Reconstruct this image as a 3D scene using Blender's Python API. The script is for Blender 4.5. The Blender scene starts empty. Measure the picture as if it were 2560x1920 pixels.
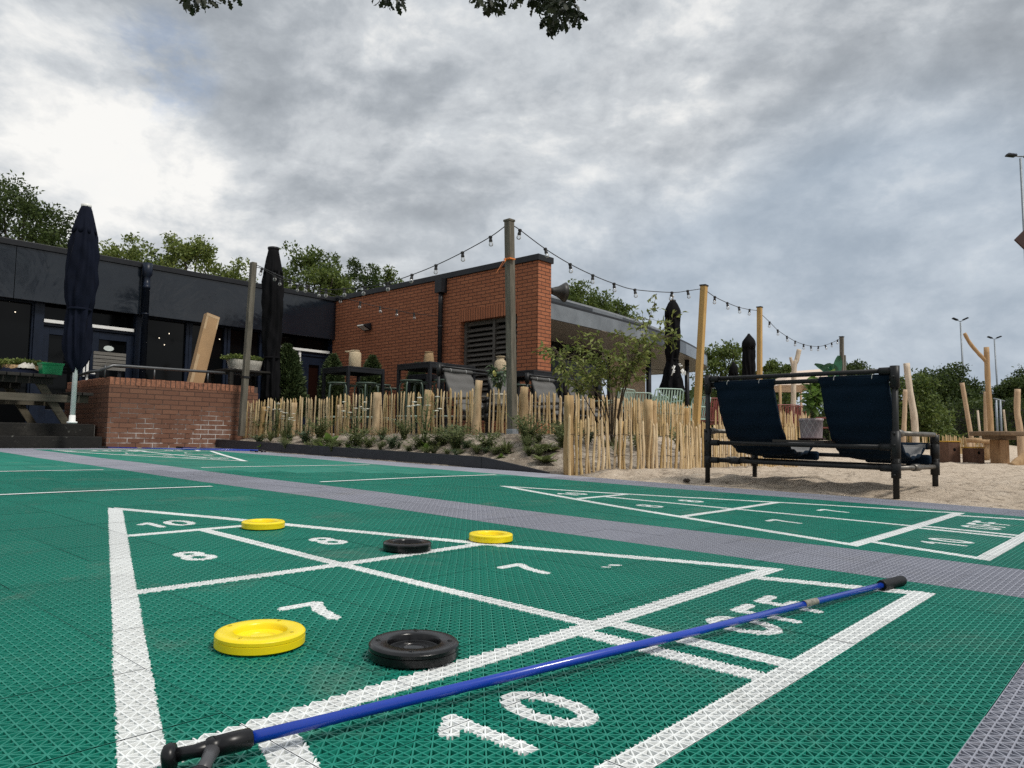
import bpy, bmesh, math, random
import numpy as np
from mathutils import Vector, Matrix

SC = bpy.context.scene
COL = SC.collection
rnd = random.Random(7)
nrng = np.random.default_rng(11)
PI = math.pi

# ------------------------------------------------------------------ camera solved from the court lines
FPX, CX, CY, CAMH = 1840.0, 1280.0, 960.0, 0.387
UP = Vector((0.010, -1.0, 0.0788)).normalized()          # gravity, in camera space (x right, y down, z forward)
FW = (Vector((0, 0, 1)) - UP * UP.z).normalized()
RT = FW.cross(UP).normalized()
def c2w(c):
    c = Vector(c)
    return Vector((RT.dot(c), FW.dot(c), UP.dot(c)))
CAM = Vector((0, 0, CAMH))
def D(px, py):
    return c2w((px - CX, py - CY, FPX))
def W(px, py, Y):
    d = D(px, py); return CAM + d * (Y / d.y)
def PXM(Y):
    return Y / FPX
# court frame
DU = c2w((0.74313891, -0.02198495, -0.66877592)); DV = c2w((0.66860042, 0.06442119, 0.74082615))
NN = DU.cross(DV).normalized()
if NN.z < 0: NN = -NN
DV = (DV - NN * DV.dot(NN)); DV = (DV - DU * DV.dot(DU)).normalized()
ORG = CAM - NN * CAMH
S0 = -0.21
MC = Matrix(((DU.x, DV.x, NN.x, ORG.x), (DU.y, DV.y, NN.y, ORG.y), (DU.z, DV.z, NN.z, ORG.z), (0, 0, 0, 1)))
def CT(s, v, h=0.0):                                      # court coordinates -> world
    return MC @ Vector((s + S0, v, h))
# horizontal building frame, parallel to the court
HU = Vector((DU.x, DU.y, 0)).normalized(); HV = Vector((-HU.y, HU.x, 0))
RZ = math.atan2(HU.y, HU.x)
def UV(u, v, z=0.0):
    return HU * u + HV * v + Vector((0, 0, z))
def toUV(p):
    return (p.x * HU.x + p.y * HU.y, p.x * HV.x + p.y * HV.y, p.z)
def PU(px, py, u):                                        # ray on the plane u = const -> (v, z)
    d = D(px, py); t = u / d.dot(HU); p = CAM + d * t; return toUV(p)[1], p.z
def PV(px, py, v):
    d = D(px, py); t = v / d.dot(HV); p = CAM + d * t; return toUV(p)[0], p.z
def zc(u, v):                                             # height of the court plane under a horizontal (u, v)
    p = UV(u, v); return (NN.dot(ORG) - NN.x * p.x - NN.y * p.y) / NN.z

# ------------------------------------------------------------------ objects
def tag(o, label=None, cat=None, group=None, kind=None):
    if label: o['label'] = label
    if cat: o['category'] = cat
    if group: o['group'] = group
    if kind: o['kind'] = kind
    return o
def thing(name, label, cat, loc=(0, 0, 0), rz=0.0, group=None, M=None):
    o = bpy.data.objects.new(name, None); COL.objects.link(o)
    o.empty_display_size = 0.1
    o.matrix_world = M if M is not None else Matrix.Translation(Vector(loc)) @ Matrix.Rotation(rz, 4, 'Z')
    return tag(o, label, cat, group)
def rootM(o):
    while o.parent: o = o.parent
    return o.matrix_basis.copy()
def link(name, me, mat, parent=None):
    o = bpy.data.objects.new(name, me); COL.objects.link(o)
    for m in (mat if isinstance(mat, (list, tuple)) else [mat]):
        me.materials.append(m)
    if parent: o.parent = parent
    return o
def dup(root, M, label=None, group=None):
    r = root.copy(); COL.objects.link(r); r.matrix_world = M
    if label: r['label'] = label
    if group: r['group'] = group
    for ch in list(root.children):
        c = ch.copy(); COL.objects.link(c); c.parent = r
        for g in list(ch.children):
            d = g.copy(); COL.objects.link(d); d.parent = c
    return r

class MB:
    """collects shapes in world space (or in a thing's own space when local=True)"""
    def __init__(s): s.v = []; s.f = []; s.m = []; s.sm = []
    def add(s, vs, fs, mi=0, smooth=False):
        b = len(s.v); s.v += [Vector(p) for p in vs]
        for f in fs: s.f.append([b + i for i in f]); s.m.append(mi); s.sm.append(smooth)
        return s
    def box(s, c, size, ax=None, mi=0):
        c = Vector(c); X, Y, Z = ax or (Vector((1, 0, 0)), Vector((0, 1, 0)), Vector((0, 0, 1)))
        hx, hy, hz = size[0] / 2, size[1] / 2, size[2] / 2
        vs = [c + X * (hx * a) + Y * (hy * b) + Z * (hz * d) for d in (-1, 1) for b in (-1, 1) for a in (-1, 1)]
        return s.add(vs, [(0, 2, 3, 1), (4, 5, 7, 6), (0, 1, 5, 4), (2, 6, 7, 3), (0, 4, 6, 2), (1, 3, 7, 5)], mi)
    def uvbox(s, u0, u1, v0, v1, z0, z1, mi=0):
        return s.box(UV((u0 + u1) / 2, (v0 + v1) / 2, (z0 + z1) / 2), (abs(u1 - u0), abs(v1 - v0), abs(z1 - z0)), (HU, HV, Vector((0, 0, 1))), mi)
    def bar(s, p, q, w, h, upv=(0, 0, 1), mi=0):
        p, q = Vector(p), Vector(q); d = (q - p); L = d.length; d.normalize()
        upv = Vector(upv)
        if abs(d.dot(upv.normalized())) > .98: upv = Vector((HU.x, HU.y, 0))
        x = d.cross(upv).normalized(); z = x.cross(d)
        return s.box((p + q) / 2, (w, L, h), (x, d, z), mi)
    def tube(s, pts, r, n=10, cap=True, mi=0, smooth=True, jit=0.0):
        pts = [Vector(p) for p in pts]; k = len(pts)
        rs = r if isinstance(r, (list, tuple)) else [r] * k
        vs = []; prev = None
        for i, p in enumerate(pts):
            t = (pts[min(i + 1, k - 1)] - pts[max(i - 1, 0)]).normalized()
            if prev is None:
                a = Vector((0, 0, 1)) if abs(t.z) < .9 else Vector((1, 0, 0))
                x = t.cross(a).normalized()
            else: x = (prev - t * prev.dot(t)).normalized()
            prev = x; y = t.cross(x)
            for j in range(n):
                a = 2 * PI * j / n; rr = rs[i] * (1 + (jit * (rnd.random() - .5) if jit else 0))
                vs.append(p + (x * math.cos(a) + y * math.sin(a)) * rr)
        fs = [(i * n + j, i * n + (j + 1) % n, (i + 1) * n + (j + 1) % n, (i + 1) * n + j) for i in range(k - 1) for j in range(n)]
        s.add(vs, fs, mi, smooth)
        if cap:
            b = len(s.v) - k * n
            s.f.append([b + j for j in reversed(range(n))]); s.m.append(mi); s.sm.append(False)
            s.f.append([b + (k - 1) * n + j for j in range(n)]); s.m.append(mi); s.sm.append(False)
        return s
    def lathe(s, c, prof, n=24, ax=None, mi=0, smooth=True, sx=1.0, sy=1.0):
        c = Vector(c); X, Y, Z = ax or (Vector((1, 0, 0)), Vector((0, 1, 0)), Vector((0, 0, 1)))
        vs = []
        for r, z in prof:
            for j in range(n):
                a = 2 * PI * j / n
                vs.append(c + X * (r * sx * math.cos(a)) + Y * (r * sy * math.sin(a)) + Z * z)
        k = len(prof)
        fs = [(i * n + j, i * n + (j + 1) % n, (i + 1) * n + (j + 1) % n, (i + 1) * n + j) for i in range(k - 1) for j in range(n)]
        s.add(vs, fs, mi, smooth); b = len(s.v) - k * n
        if prof[0][0] > 1e-4: s.f.append([b + j for j in reversed(range(n))]); s.m.append(mi); s.sm.append(False)
        if prof[-1][0] > 1e-4: s.f.append([b + (k - 1) * n + j for j in range(n)]); s.m.append(mi); s.sm.append(False)
        return s
    def quad(s, a, b, c, d, mi=0): return s.add([a, b, c, d], [(0, 1, 2, 3)], mi)
    def prism(s, poly, ext, mi=0):
        poly = [Vector(p) for p in poly]; n = len(poly); e = Vector(ext)
        vs = poly + [p + e for p in poly]
        fs = [tuple(reversed(range(n))), tuple(range(n, 2 * n))] + [(i, (i + 1) % n, n + (i + 1) % n, n + i) for i in range(n)]
        return s.add(vs, fs, mi)
    def build(s, name, mat, parent=None, local=False, bevel=0.0, loc=None):
        vs = s.v
        T = None
        if parent and not local: T = rootM(parent).inverted()
        elif loc is not None: T = Matrix.Translation(-Vector(loc))
        if T: vs = [T @ p for p in vs]
        me = bpy.data.meshes.new(name)
        me.from_pydata([tuple(p) for p in vs], [], s.f)
        me.polygons.foreach_set('material_index', s.m); me.polygons.foreach_set('use_smooth', s.sm)
        bm = bmesh.new(); bm.from_mesh(me); bmesh.ops.recalc_face_normals(bm, faces=bm.faces)
        bm.to_mesh(me); bm.free(); me.update()
        o = link(name, me, mat, parent)
        if loc is not None: o.location = loc
        if bevel:
            b = o.modifiers.new('bevel', 'BEVEL'); b.width = bevel; b.segments = 2; b.limit_method = 'ANGLE'; b.angle_limit = math.radians(40)
        return o

def np_mesh(name, verts, quads, mat, parent=None, mi=None, smooth=False, T=None):
    verts = np.asarray(verts, dtype=np.float64).reshape(-1, 3); quads = np.asarray(quads, dtype=np.int32)
    if parent is not None and T is None: T = rootM(parent).inverted()
    if T is not None:
        A = np.array(T); verts = verts @ A[:3, :3].T + A[:3, 3]
    me = bpy.data.meshes.new(name); k = quads.shape[1]
    me.vertices.add(len(verts)); me.vertices.foreach_set('co', verts.ravel().astype(np.float32))
    me.loops.add(quads.size); me.loops.foreach_set('vertex_index', quads.ravel())
    me.polygons.add(len(quads)); me.polygons.foreach_set('loop_start', np.arange(len(quads), dtype=np.int32) * k)
    if mi is not None: me.polygons.foreach_set('material_index', np.asarray(mi, dtype=np.int32))
    if smooth: me.polygons.foreach_set('use_smooth', np.ones(len(quads), dtype=bool))
    me.update(calc_edges=True); me.validate()
    return link(name, me, mat, parent)

# ------------------------------------------------------------------ materials
class NT:
    def __init__(s, tree): s.t = tree; s.n = tree.nodes; s.l = tree.links
    def new(s, typ, **kw):
        n = s.n.new(typ)
        for k, v in kw.items():
            if k == 'ins':
                for a, b in v.items():
                    if isinstance(b, bpy.types.NodeSocket): s.l.new(b, n.inputs[a])
                    else: n.inputs[a].default_value = b
            else: setattr(n, k, v)
        return n
    def math(s, op, a, b=None, c=None, clamp=False):
        n = s.n.new('ShaderNodeMath'); n.operation = op; n.use_clamp = clamp
        for i, x in enumerate((a, b, c)):
            if x is None: continue
            if isinstance(x, bpy.types.NodeSocket): s.l.new(x, n.inputs[i])
            else: n.inputs[i].default_value = x
        return n.outputs[0]
    def mix(s, f, a, b, mode='MIX'):
        n = s.n.new('ShaderNodeMix'); n.data_type = 'RGBA'; n.blend_type = mode
        for i, x in ((0, f), (6, a), (7, b)):
            if isinstance(x, bpy.types.NodeSocket): s.l.new(x, n.inputs[i])
            else: n.inputs[i].default_value = (*x, 1) if isinstance(x, tuple) and len(x) == 3 else x
        return n.outputs[2]
    def ramp(s, fac, stops, interp='LINEAR'):
        n = s.n.new('ShaderNodeValToRGB'); s.l.new(fac, n.inputs[0]); e = n.color_ramp; e.interpolation = interp
        while len(e.elements) > 1: e.elements.remove(e.elements[-1])
        for i, (p, c) in enumerate(stops):
            el = e.elements[0] if i == 0 else e.elements.new(p)
            el.position = p; el.color = (*c, 1) if len(c) == 3 else c
        return n.outputs[0]
    def noise(s, vec, scale, detail=4, rough=.55, dist=0.0):
        n = s.new('ShaderNodeTexNoise'); n.inputs['Scale'].default_value = scale; n.inputs['Detail'].default_value = detail
        n.inputs['Roughness'].default_value = rough; n.inputs['Distortion'].default_value = dist
        if vec is not None: s.l.new(vec, n.inputs['Vector'])
        return n.outputs[0]
    def scale(s, vec, v):
        n = s.new('ShaderNodeMapping'); s.l.new(vec, n.inputs['Vector']); n.inputs['Scale'].default_value = v; return n.outputs[0]
def newmat(name):
    m = bpy.data.materials.new(name); m.use_nodes = True
    t = NT(m.node_tree); b = t.n['Principled BSDF']; tc = t.new('ShaderNodeTexCoord')
    return m, t, b, tc.outputs['Object']
def bump(t, b, h, strength=.3, dist=.01):
    n = t.new('ShaderNodeBump'); n.inputs['Strength'].default_value = strength; n.inputs['Distance'].default_value = dist
    t.l.new(h, n.inputs['Height']); t.l.new(n.outputs[0], b.inputs['Normal'])
def PM(name, col, rough=.5, metal=0.0, var=.18, scale=6.0, spec=.5, stretch=(1, 1, 1), bmp=0.0, coat=0.0, rvar=.1, objvar=0.0, trans=0):
    """plain material with mottling in colour and gloss"""
    m, t, b, oc = newmat(name)
    v = t.scale(oc, stretch)
    n = t.noise(v, scale, 6, .6)
    lo = tuple(c * (1 - var) for c in col); hi = tuple(min(1, c * (1 + var)) for c in col)
    c = t.ramp(n, [(.3, lo), (.7, hi)])
    if objvar:
        oi = t.new('ShaderNodeObjectInfo')
        f = t.math('MULTIPLY_ADD', oi.outputs['Random'], 2 * objvar, 1 - objvar)
        h = t.new('ShaderNodeHueSaturation'); t.l.new(c, h.inputs['Color']); t.l.new(f, h.inputs['Value']); c = h.outputs[0]
    t.l.new(c, b.inputs['Base Color'])
    r = t.math('MULTIPLY_ADD', t.noise(v, scale * 2.3, 4), rvar * 2, rough - rvar, True); t.l.new(r, b.inputs['Roughness'])
    b.inputs['Metallic'].default_value = metal; b.inputs['Specular IOR Level'].default_value = spec
    b.inputs['Coat Weight'].default_value = coat
    if bmp: bump(t, b, t.noise(v, scale * 5, 6, .65), bmp, .01)
    return m
# ------------------------------------------------------------------ camera, sun, sky
cam = bpy.data.cameras.new('camera'); cam.sensor_width = 36.0; cam.lens = 36.0 * FPX / 2560.0
cam.clip_start = 0.02; cam.clip_end = 2000
co = bpy.data.objects.new('camera', cam); COL.objects.link(co)
xr, yu, zb = c2w((1, 0, 0)), c2w((0, -1, 0)), c2w((0, 0, -1))
co.matrix_world = Matrix(((xr.x, yu.x, zb.x, 0), (xr.y, yu.y, zb.y, 0), (xr.z, yu.z, zb.z, CAMH), (0, 0, 0, 1)))
SC.camera = co
cam.dof.use_dof = False

SUN_EL, SUN_AZ = math.radians(55), math.radians(125)      # azimuth clockwise from the view direction
sd = Vector((math.sin(SUN_AZ) * math.cos(SUN_EL), math.cos(SUN_AZ) * math.cos(SUN_EL), math.sin(SUN_EL)))
sl = bpy.data.lights.new('sun', 'SUN'); sl.energy = 2.2; sl.angle = math.radians(12); sl.color = (1.0, .95, .87)
so = bpy.data.objects.new('sun', sl); COL.objects.link(so)
so.rotation_euler = sd.to_track_quat('Z', 'Y').to_euler(); so.location = (0, 0, 30)

SC.view_settings.view_transform = 'Standard'; SC.view_settings.look = 'None'
SC.view_settings.exposure = 0.28; SC.view_settings.gamma = 1.0
SC.render.engine = 'CYCLES'
SC.cycles.use_denoising = False; SC.cycles.max_bounces = 8; SC.cycles.transparent_max_bounces = 12
SC.cycles.caustics_reflective = False; SC.cycles.caustics_refractive = False

SKYBLOBS = ((150, 330, 10, .05), (40, 200, 7, .03), (330, 470, 8, .16), (470, 515, 7, .08), (250, 270, 6, .08), (60, 440, 9, .20), (760, 500, 7, .04), (880, 360, 8, -.05), (880, 560, 7, .07),
    (2360, 440, 7, .11), (2200, 400, 5, .06), (2440, 520, 5, .06), (700, 60, 12, .03), (1200, 60, 12, .0), (1700, 80, 10, .05), (1000, 130, 9, .0), (2500, 40, 7, -.03), (2330, 200, 6, -.03),
    (1080, 290, 7, -.07), (1060, 430, 8, -.06), (560, 370, 6, -.05), (640, 220, 8, -.03), (400, 260, 5, -.05), (1450, 430, 9, -.03), (1900, 250, 9, -.05), (2080, 340, 6, -.06),
    (2000, 560, 8, -.03), (1700, 90, 9, -.02), (130, 60, 9, -.05), (300, 660, 7, -.05), (1500, 250, 8, .02))
world = bpy.data.worlds.new('World'); SC.world = world; world.use_nodes = True
t = NT(world.node_tree); bg = t.n['Background']
tc = t.new('ShaderNodeTexCoord'); dirv = tc.outputs['Generated']
sky = t.new('ShaderNodeTexSky'); sky.sky_type = 'NISHITA'; sky.sun_disc = False
sky.sun_elevation = SUN_EL; sky.sun_rotation = SUN_AZ
sep = t.new('ShaderNodeSeparateXYZ'); t.l.new(dirv, sep.inputs[0])
X_, Y_, Z_ = sep.outputs
cmb = t.new('ShaderNodeCombineXYZ', ins={0: t.math('MULTIPLY', X_, 1.35), 1: t.math('MULTIPLY', Y_, 1.35), 2: t.math('MULTIPLY', Z_, 2.25)})
pv = cmb.outputs[0]
wn_ = t.new('ShaderNodeTexNoise'); wn_.inputs['Scale'].default_value = 1.6; wn_.inputs['Detail'].default_value = 5; t.l.new(pv, wn_.inputs['Vector'])
wsub = t.new('ShaderNodeVectorMath', operation='SUBTRACT'); t.l.new(wn_.outputs['Color'], wsub.inputs[0]); wsub.inputs[1].default_value = (.5, .5, .5)
wsc = t.new('ShaderNodeVectorMath', operation='SCALE'); t.l.new(wsub.outputs[0], wsc.inputs[0]); wsc.inputs['Scale'].default_value = .16
wad = t.new('ShaderNodeVectorMath', operation='ADD'); t.l.new(pv, wad.inputs[0]); t.l.new(wsc.outputs[0], wad.inputs[1]); pw_ = wad.outputs[0]
n_big = t.noise(pw_, 1.9, 3, .45)
n_mid = t.noise(pw_, 3.4, 14, .60)
n_fine = t.noise(pw_, 12, 10, .62)
wof = t.new('ShaderNodeVectorMath', operation='ADD'); t.l.new(pw_, wof.inputs[0]); wof.inputs[1].default_value = (-.022, .0, .040)
rel1 = t.math('SUBTRACT', n_mid, t.noise(wof.outputs[0], 3.4, 14, .60))
rel2 = t.math('SUBTRACT', n_big, t.noise(wof.outputs[0], 1.9, 3, .45))
bil = t.math('ABSOLUTE', t.math('MULTIPLY_ADD', t.noise(pw_, 6.0, 6, .55), 2.0, -1.0))
f = t.math('ADD', t.math('MULTIPLY', n_big, .42), t.math('ADD', t.math('MULTIPLY', n_mid, .66), t.math('ADD', t.math('MULTIPLY', n_fine, .16), t.math('MULTIPLY', bil, .10))))
f = t.math('ADD', f, t.math('ADD', t.math('MULTIPLY', rel1, .66), t.math('MULTIPLY', rel2, .6)))
def blob(px, py, deg, w, prev, vec=None):
    d = D(px, py).normalized()
    dt = t.new('ShaderNodeVectorMath', operation='DOT_PRODUCT'); t.l.new(dirv, dt.inputs[0]); dt.inputs[1].default_value = d
    mr = t.new('ShaderNodeMapRange'); mr.interpolation_type = 'SMOOTHERSTEP'; t.l.new(dt.outputs['Value'], mr.inputs[0])
    mr.inputs[1].default_value = math.cos(math.radians(deg)); mr.inputs[2].default_value = 1.0
    mr.inputs[3].default_value = 0.0; mr.inputs[4].default_value = w
    return t.math('ADD', prev, mr.outputs[0]) if prev is not None else mr.outputs[0]
for a in SKYBLOBS:
    f = blob(a[0], a[1], a[2] * 1.15, a[3] * .72, f)
cloud = t.ramp(f, [(.36, (.215, .236, .26)), (.48, (.258, .28, .305)), (.57, (.308, .331, .356)), (.64, (.372, .393, .415)), (.71, (.43, .451, .470)), (.80, (.555, .562, .562)), (.89, (.655, .65, .632))])
# rain-blue veil low on the right
veil = blob(2250, 960, 24, .78, None)
veil = blob(1500, 780, 14, .30, veil)
cloud = t.mix(t.math('MINIMUM', veil, .48), cloud, (.25, .32, .405))
wisp = t.ramp(t.noise(t.scale(pw_, (1, 1.7, 1)), 3.2, 8, .6), [(.5, (0, 0, 0)), (.72, (1, 1, 1))])
cloud = t.mix(t.math('MULTIPLY', wisp, .20), cloud, (.50, .54, .575))
# a tear in the clouds where the clear sky shows
hole = blob(400, 170, 4.6, 1.2, None)
hole = t.math('MULTIPLY', t.math('MINIMUM', hole, 1.0), t.ramp(t.math('ADD', t.math('MULTIPLY', n_fine, .65), t.math('MULTIPLY', n_mid, .35)), [(.42, (.28, .28, .28)), (.53, (0, 0, 0))]))
# overcast sky grows brighter towards the zenith
zen = t.new('ShaderNodeMapRange'); zen.interpolation_type = 'SMOOTHSTEP'; t.l.new(Z_, zen.inputs[0])
for i, x in enumerate((.52, 1.0, 1.0, 1.45)): zen.inputs[i + 1].default_value = x
cl2 = t.new('ShaderNodeVectorMath', operation='SCALE'); t.l.new(cloud, cl2.inputs[0])
t.l.new(t.math('MULTIPLY', zen.outputs[0], 12.0), cl2.inputs['Scale'])
skyb = t.new('ShaderNodeVectorMath', operation='SCALE'); t.l.new(sky.outputs[0], skyb.inputs[0]); skyb.inputs['Scale'].default_value = 1.6
final = t.mix(hole, cl2.outputs[0], skyb.outputs[0])
t.l.new(final, bg.inputs['Color']); bg.inputs['Strength'].default_value = 0.1

# ------------------------------------------------------------------ court of clip-together lattice tiles
def court_mat(name, col, rough, dirt=.07):
    m, t, b, oc = newmat(name)
    off = t.new('ShaderNodeVectorMath', operation='SCALE'); t.l.new(oc, off.inputs[0]); off.inputs['Scale'].default_value = 4.0
    fl = t.new('ShaderNodeVectorMath', operation='FLOOR'); t.l.new(off.outputs[0], fl.inputs[0])
    wn = t.new('ShaderNodeTexWhiteNoise', noise_dimensions='2D'); t.l.new(fl.outputs[0], wn.inputs['Vector'])
    n = t.noise(oc, 1.7, 8, .65); n2 = t.noise(oc, 40, 4, .6)
    c = t.mix(t.math('MULTIPLY', n, dirt), (*col, 1), (.13, .145, .12, 1))
    # dusty patches and dark scuffs left by shoes and discs
    du = t.ramp(t.noise(oc, 2.4, 9, .72, .4), [(.55, (0, 0, 0)), (.72, (.30, .30, .30))]); c = t.mix(du, c, (.26, .25, .21))
    sc_ = t.ramp(t.noise(t.scale(oc, (1.0, 3.2, 1)), 5.5, 7, .7, 1.2), [(.63, (0, 0, 0)), (.70, (.45, .45, .45))]); c = t.mix(sc_, c, tuple(x * .45 for x in col))
    hs = t.new('ShaderNodeHueSaturation'); t.l.new(c, hs.inputs['Color'])
    t.l.new(t.math('ADD', t.math('MULTIPLY_ADD', wn.outputs['Value'], .14, .83), t.math('MULTIPLY', n2, .2)), hs.inputs['Value'])
    t.l.new(hs.outputs[0], b.inputs['Base Color'])
    t.l.new(t.math('MULTIPLY_ADD', t.noise(oc, 3, 5), .25, rough - .12), b.inputs['Roughness'])
    b.inputs['Specular IOR Level'].default_value = .30
    return m
M_GREEN = court_mat('green_tile_plastic', (.005, .200, .142), .45)
M_GREY = court_mat('grey_tile_plastic', (.29, .298, .352), .5, .12)
M_PAINT = court_mat('white_court_paint', (.80, .82, .81), .6, .10)
M_UNDER = PM('dark_underlay', (.012, .016, .015), .9)
CC = (1.25, 3.75)                                          # centre lines of the two courts
def und(s, v):                                             # the tiles lie on slightly uneven ground
    return .0022 * np.sin(s * 2.1 + v * .9) + .0018 * np.sin(v * 2.7 - s * .7 + 1.0)
def end_marks(c):
    q = []; g = []
    q.append([(-.70, c - .9), (-.65, c - .917), (-.65, c + .917), (-.70, c + .9)])
    for k in (-1, 1):
        q.append([(-.70, c + k * .9), (-3.27, c + k * .011), (-3.17, c - k * .012), (-.70, c + k * .846)])
        q.append([(-.66, c + k * .755), (-.66, c + k * .70), (-.28, c + k * .825), (-.28, c + k * .88)])
    q.append([(-1.575, c - .575), (-1.53, c - .59), (-1.53, c + .59), (-1.575, c + .575)])
    q.append([(-2.425, c - .275), (-2.38, c - .29), (-2.38, c + .29), (-2.425, c + .275)])
    q.append([(-2.40, c - .022), (-.69, c - .022), (-.69, c + .022), (-2.40, c + .022)])
    q.append([(-.66, c - .085), (-.29, c - .085), (-.29, c - .035), (-.66, c - .035)])
    q.append([(-.66, c + .015), (-.29, c + .015), (-.29, c + .065), (-.66, c + .065)])
    q.append([(-.30, c - .875), (-.25, c - .885), (-.25, c + .885), (-.30, c + .875)])
    def glyph(ch, s, v, w=.085, h=.13):
        # strokes in a unit box: x to the right (+v), y up (-s)
        oval = lambda x0, x1, y0, y1, n=18: [(x0 + (x1 - x0) * (.5 + .5 * math.cos(2 * PI * i / n)), y0 + (y1 - y0) * (.5 + .5 * math.sin(2 * PI * i / n))) for i in range(n + 1)]
        st = {'1': [[(.15, .78), (.55, 1.0), (.55, 0.0)]], '0': [oval(.08, .92, 0, 1)], 'O': [oval(.0, 1.0, 0, 1)],
              '7': [[(.05, 1.0), (.95, 1.0), (.60, .55), (.45, 0)]], '8': [oval(.10, .90, 0, .54), oval(.16, .84, .54, 1.0)],
              'F': [[(.1, 0), (.1, 1), (.95, 1)], [(.1, .52), (.8, .52)]]}[ch]
        for line in st:
            for a, b in zip(line[:-1], line[1:]):
                g.append(((s + (.5 - a[1]) * h, v + (a[0] - .5) * w), (s + (.5 - b[1]) * h, v + (b[0] - .5) * w), .0145))
    glyph('1', -.455, c - .545); glyph('0', -.455, c - .42)
    glyph('O', -.462, c + .225); glyph('F', -.462, c + .365, .075); glyph('F', -.462, c + .49, .075)
    glyph('7', -1.14, c - .345); glyph('7', -1.155, c + .35)
    glyph('8', -1.92, c - .25); glyph('8', -1.92, c + .205)
    glyph('1', -2.61, c - .085); glyph('0', -2.61, c + .01)
    return q, g
QA, GA = [], []
for c in CC:
    q, g = end_marks(c); QA += q; GA += g
# old paint specks beside the far seven
GA += [((-1.03, 1.79), (-1.02, 1.80), .007), ((-1.03, 1.83), (-1.015, 1.845), .011)]
def in_marks(P):
    m = np.zeros(len(P), bool)
    for q in QA:
        ins = None
        for k in range(4):
            a = np.array(q[k]); b = np.array(q[(k + 1) % 4]); e = b - a
            cr = e[0] * (P[:, 1] - a[1]) - e[1] * (P[:, 0] - a[0])
            ins = (cr >= 0, cr <= 0) if ins is None else (ins[0] & (cr >= 0), ins[1] & (cr <= 0))
        m |= ins[0] | ins[1]
    for a, b, r in GA:
        a = np.array(a); e = np.array(b) - a; L = max(e @ e, 1e-9)
        w = P - a; tt = np.clip((w @ e) / L, 0, 1)
        m |= ((w - tt[:, None] * e) ** 2).sum(1) < r * r
    return m
TS = 0.25
def template(split):
    n = 16; p = TS / n; V = []; C = []
    K = (TS - .0016) / TS
    for i in range(n):
        for j in range(n):
            a, b, c_, d = (i, j), (i + 1, j), (i + 1, j + 1), (i, j + 1)
            tris = ((a, b, c_), (a, c_, d)) if (i + j) % 2 == 0 else ((a, b, d), (b, c_, d))
            for tr in tris:
                P = np.array(tr, float) * p
                P = (P - TS / 2) * K + TS / 2
                L = [np.linalg.norm(P[(k + 1) % 3] - P[(k + 2) % 3]) for k in range(3)]
                I = sum(L[k] * P[k] for k in range(3)) / sum(L)
                r = p * .2929
                q = I + (P - I) * (1 - .00100 / r); bt = I + (P - I) * .60
                for k in range(3):
                    k2 = (k + 1) % 3
                    for m_ in range(split):
                        f0, f1 = m_ / split, (m_ + 1) / split
                        p0, p1 = P[k] * (1 - f0) + P[k2] * f0, P[k] * (1 - f1) + P[k2] * f1
                        q0, q1 = q[k] * (1 - f0) + q[k2] * f0, q[k] * (1 - f1) + q[k2] * f1
                        b0, b1 = bt[k] * (1 - f0) + bt[k2] * f0, bt[k] * (1 - f1) + bt[k2] * f1
                        V += [(*p0, 0), (*p1, 0), (*q1, 0), (*q0, 0)]; C.append((p0 + p1 + q0 + q1) / 4)
                        V += [(*q0, 0), (*q1, 0), (*b1, -.0085), (*b0, -.0085)]; C.append((p0 + p1 + q0 + q1) / 4)
    return np.array(V), np.array(C)
TPL = {k: template(k) for k in (1, 3, 4)}
CAMP = np.array((0.21, 0.0))
LAT_R = 6.3
AV, AM = [], []; FV, FM = [], []
qs = np.array([[p for p in q] for q in QA]).reshape(-1, 2)
for i in range(-42, 2):
    for j in range(-1, 21):
        s0, v0 = i * TS, j * TS
        ctr = np.array((s0 + TS / 2, v0 + TS / 2))
        grey = j < 0 or 9 <= j < 11 or j >= 19 or i >= 0 or i < -40
        w_ = CT(*ctr) - CAM
        cs = Vector((w_.dot(c2w((1, 0, 0))), w_.dot(c2w((0, 1, 0))), w_.dot(c2w((0, 0, 1)))))
        vis = cs.z > .1 and abs(cs.x / cs.z) < 1280 / FPX + .30 / cs.z + .12 and (cs.y / cs.z) < 960 / FPX + .5 / cs.z
        d = np.linalg.norm(ctr - CAMP)
        jit = nrng.normal(0, .0004, 2)
        def zf(x, y): return und(x, y)
        if vis and d < LAT_R:
            xs = np.linspace(s0, s0 + TS, 26); gx, gy = np.meshgrid(xs, np.linspace(v0, v0 + TS, 26))
            marked = (not grey) and in_marks(np.column_stack((gx.ravel(), gy.ravel()))).any()
            V, C = TPL[1 if not marked else (4 if d < 2.4 else 3)]
            V = V.copy(); V[:, 0] += s0 + jit[0]; V[:, 1] += v0 + jit[1]
            V[:, 2] += zf(V[:, 0], V[:, 1]) + nrng.normal(0, .00025)
            AV.append(V)
            mi = np.full(len(C), 1 if grey else 0)
            if marked:
                mk = in_marks(C + [s0, v0]); mi[mk] = 2
            AM.append(mi)
        else:
            g_ = .0008
            P = np.array([(s0 + g_, v0 + g_), (s0 + TS - g_, v0 + g_), (s0 + TS - g_, v0 + TS - g_), (s0 + g_, v0 + TS - g_)])
            FV.append(np.column_stack((P, zf(P[:, 0], P[:, 1]) + nrng.normal(0, .0003)))); FM.append([1 if grey else 0])
AV = np.concatenate(AV + FV); AM = np.concatenate(AM + FM)
print('court quads', len(AV) // 4)
cf = np_mesh('court_floor', AV + np.array((S0, 0, 0)), np.arange(len(AV)).reshape(-1, 4), [M_GREEN, M_GREY, M_PAINT], mi=AM)
cf.matrix_world = MC; tag(cf, kind='structure')
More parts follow.
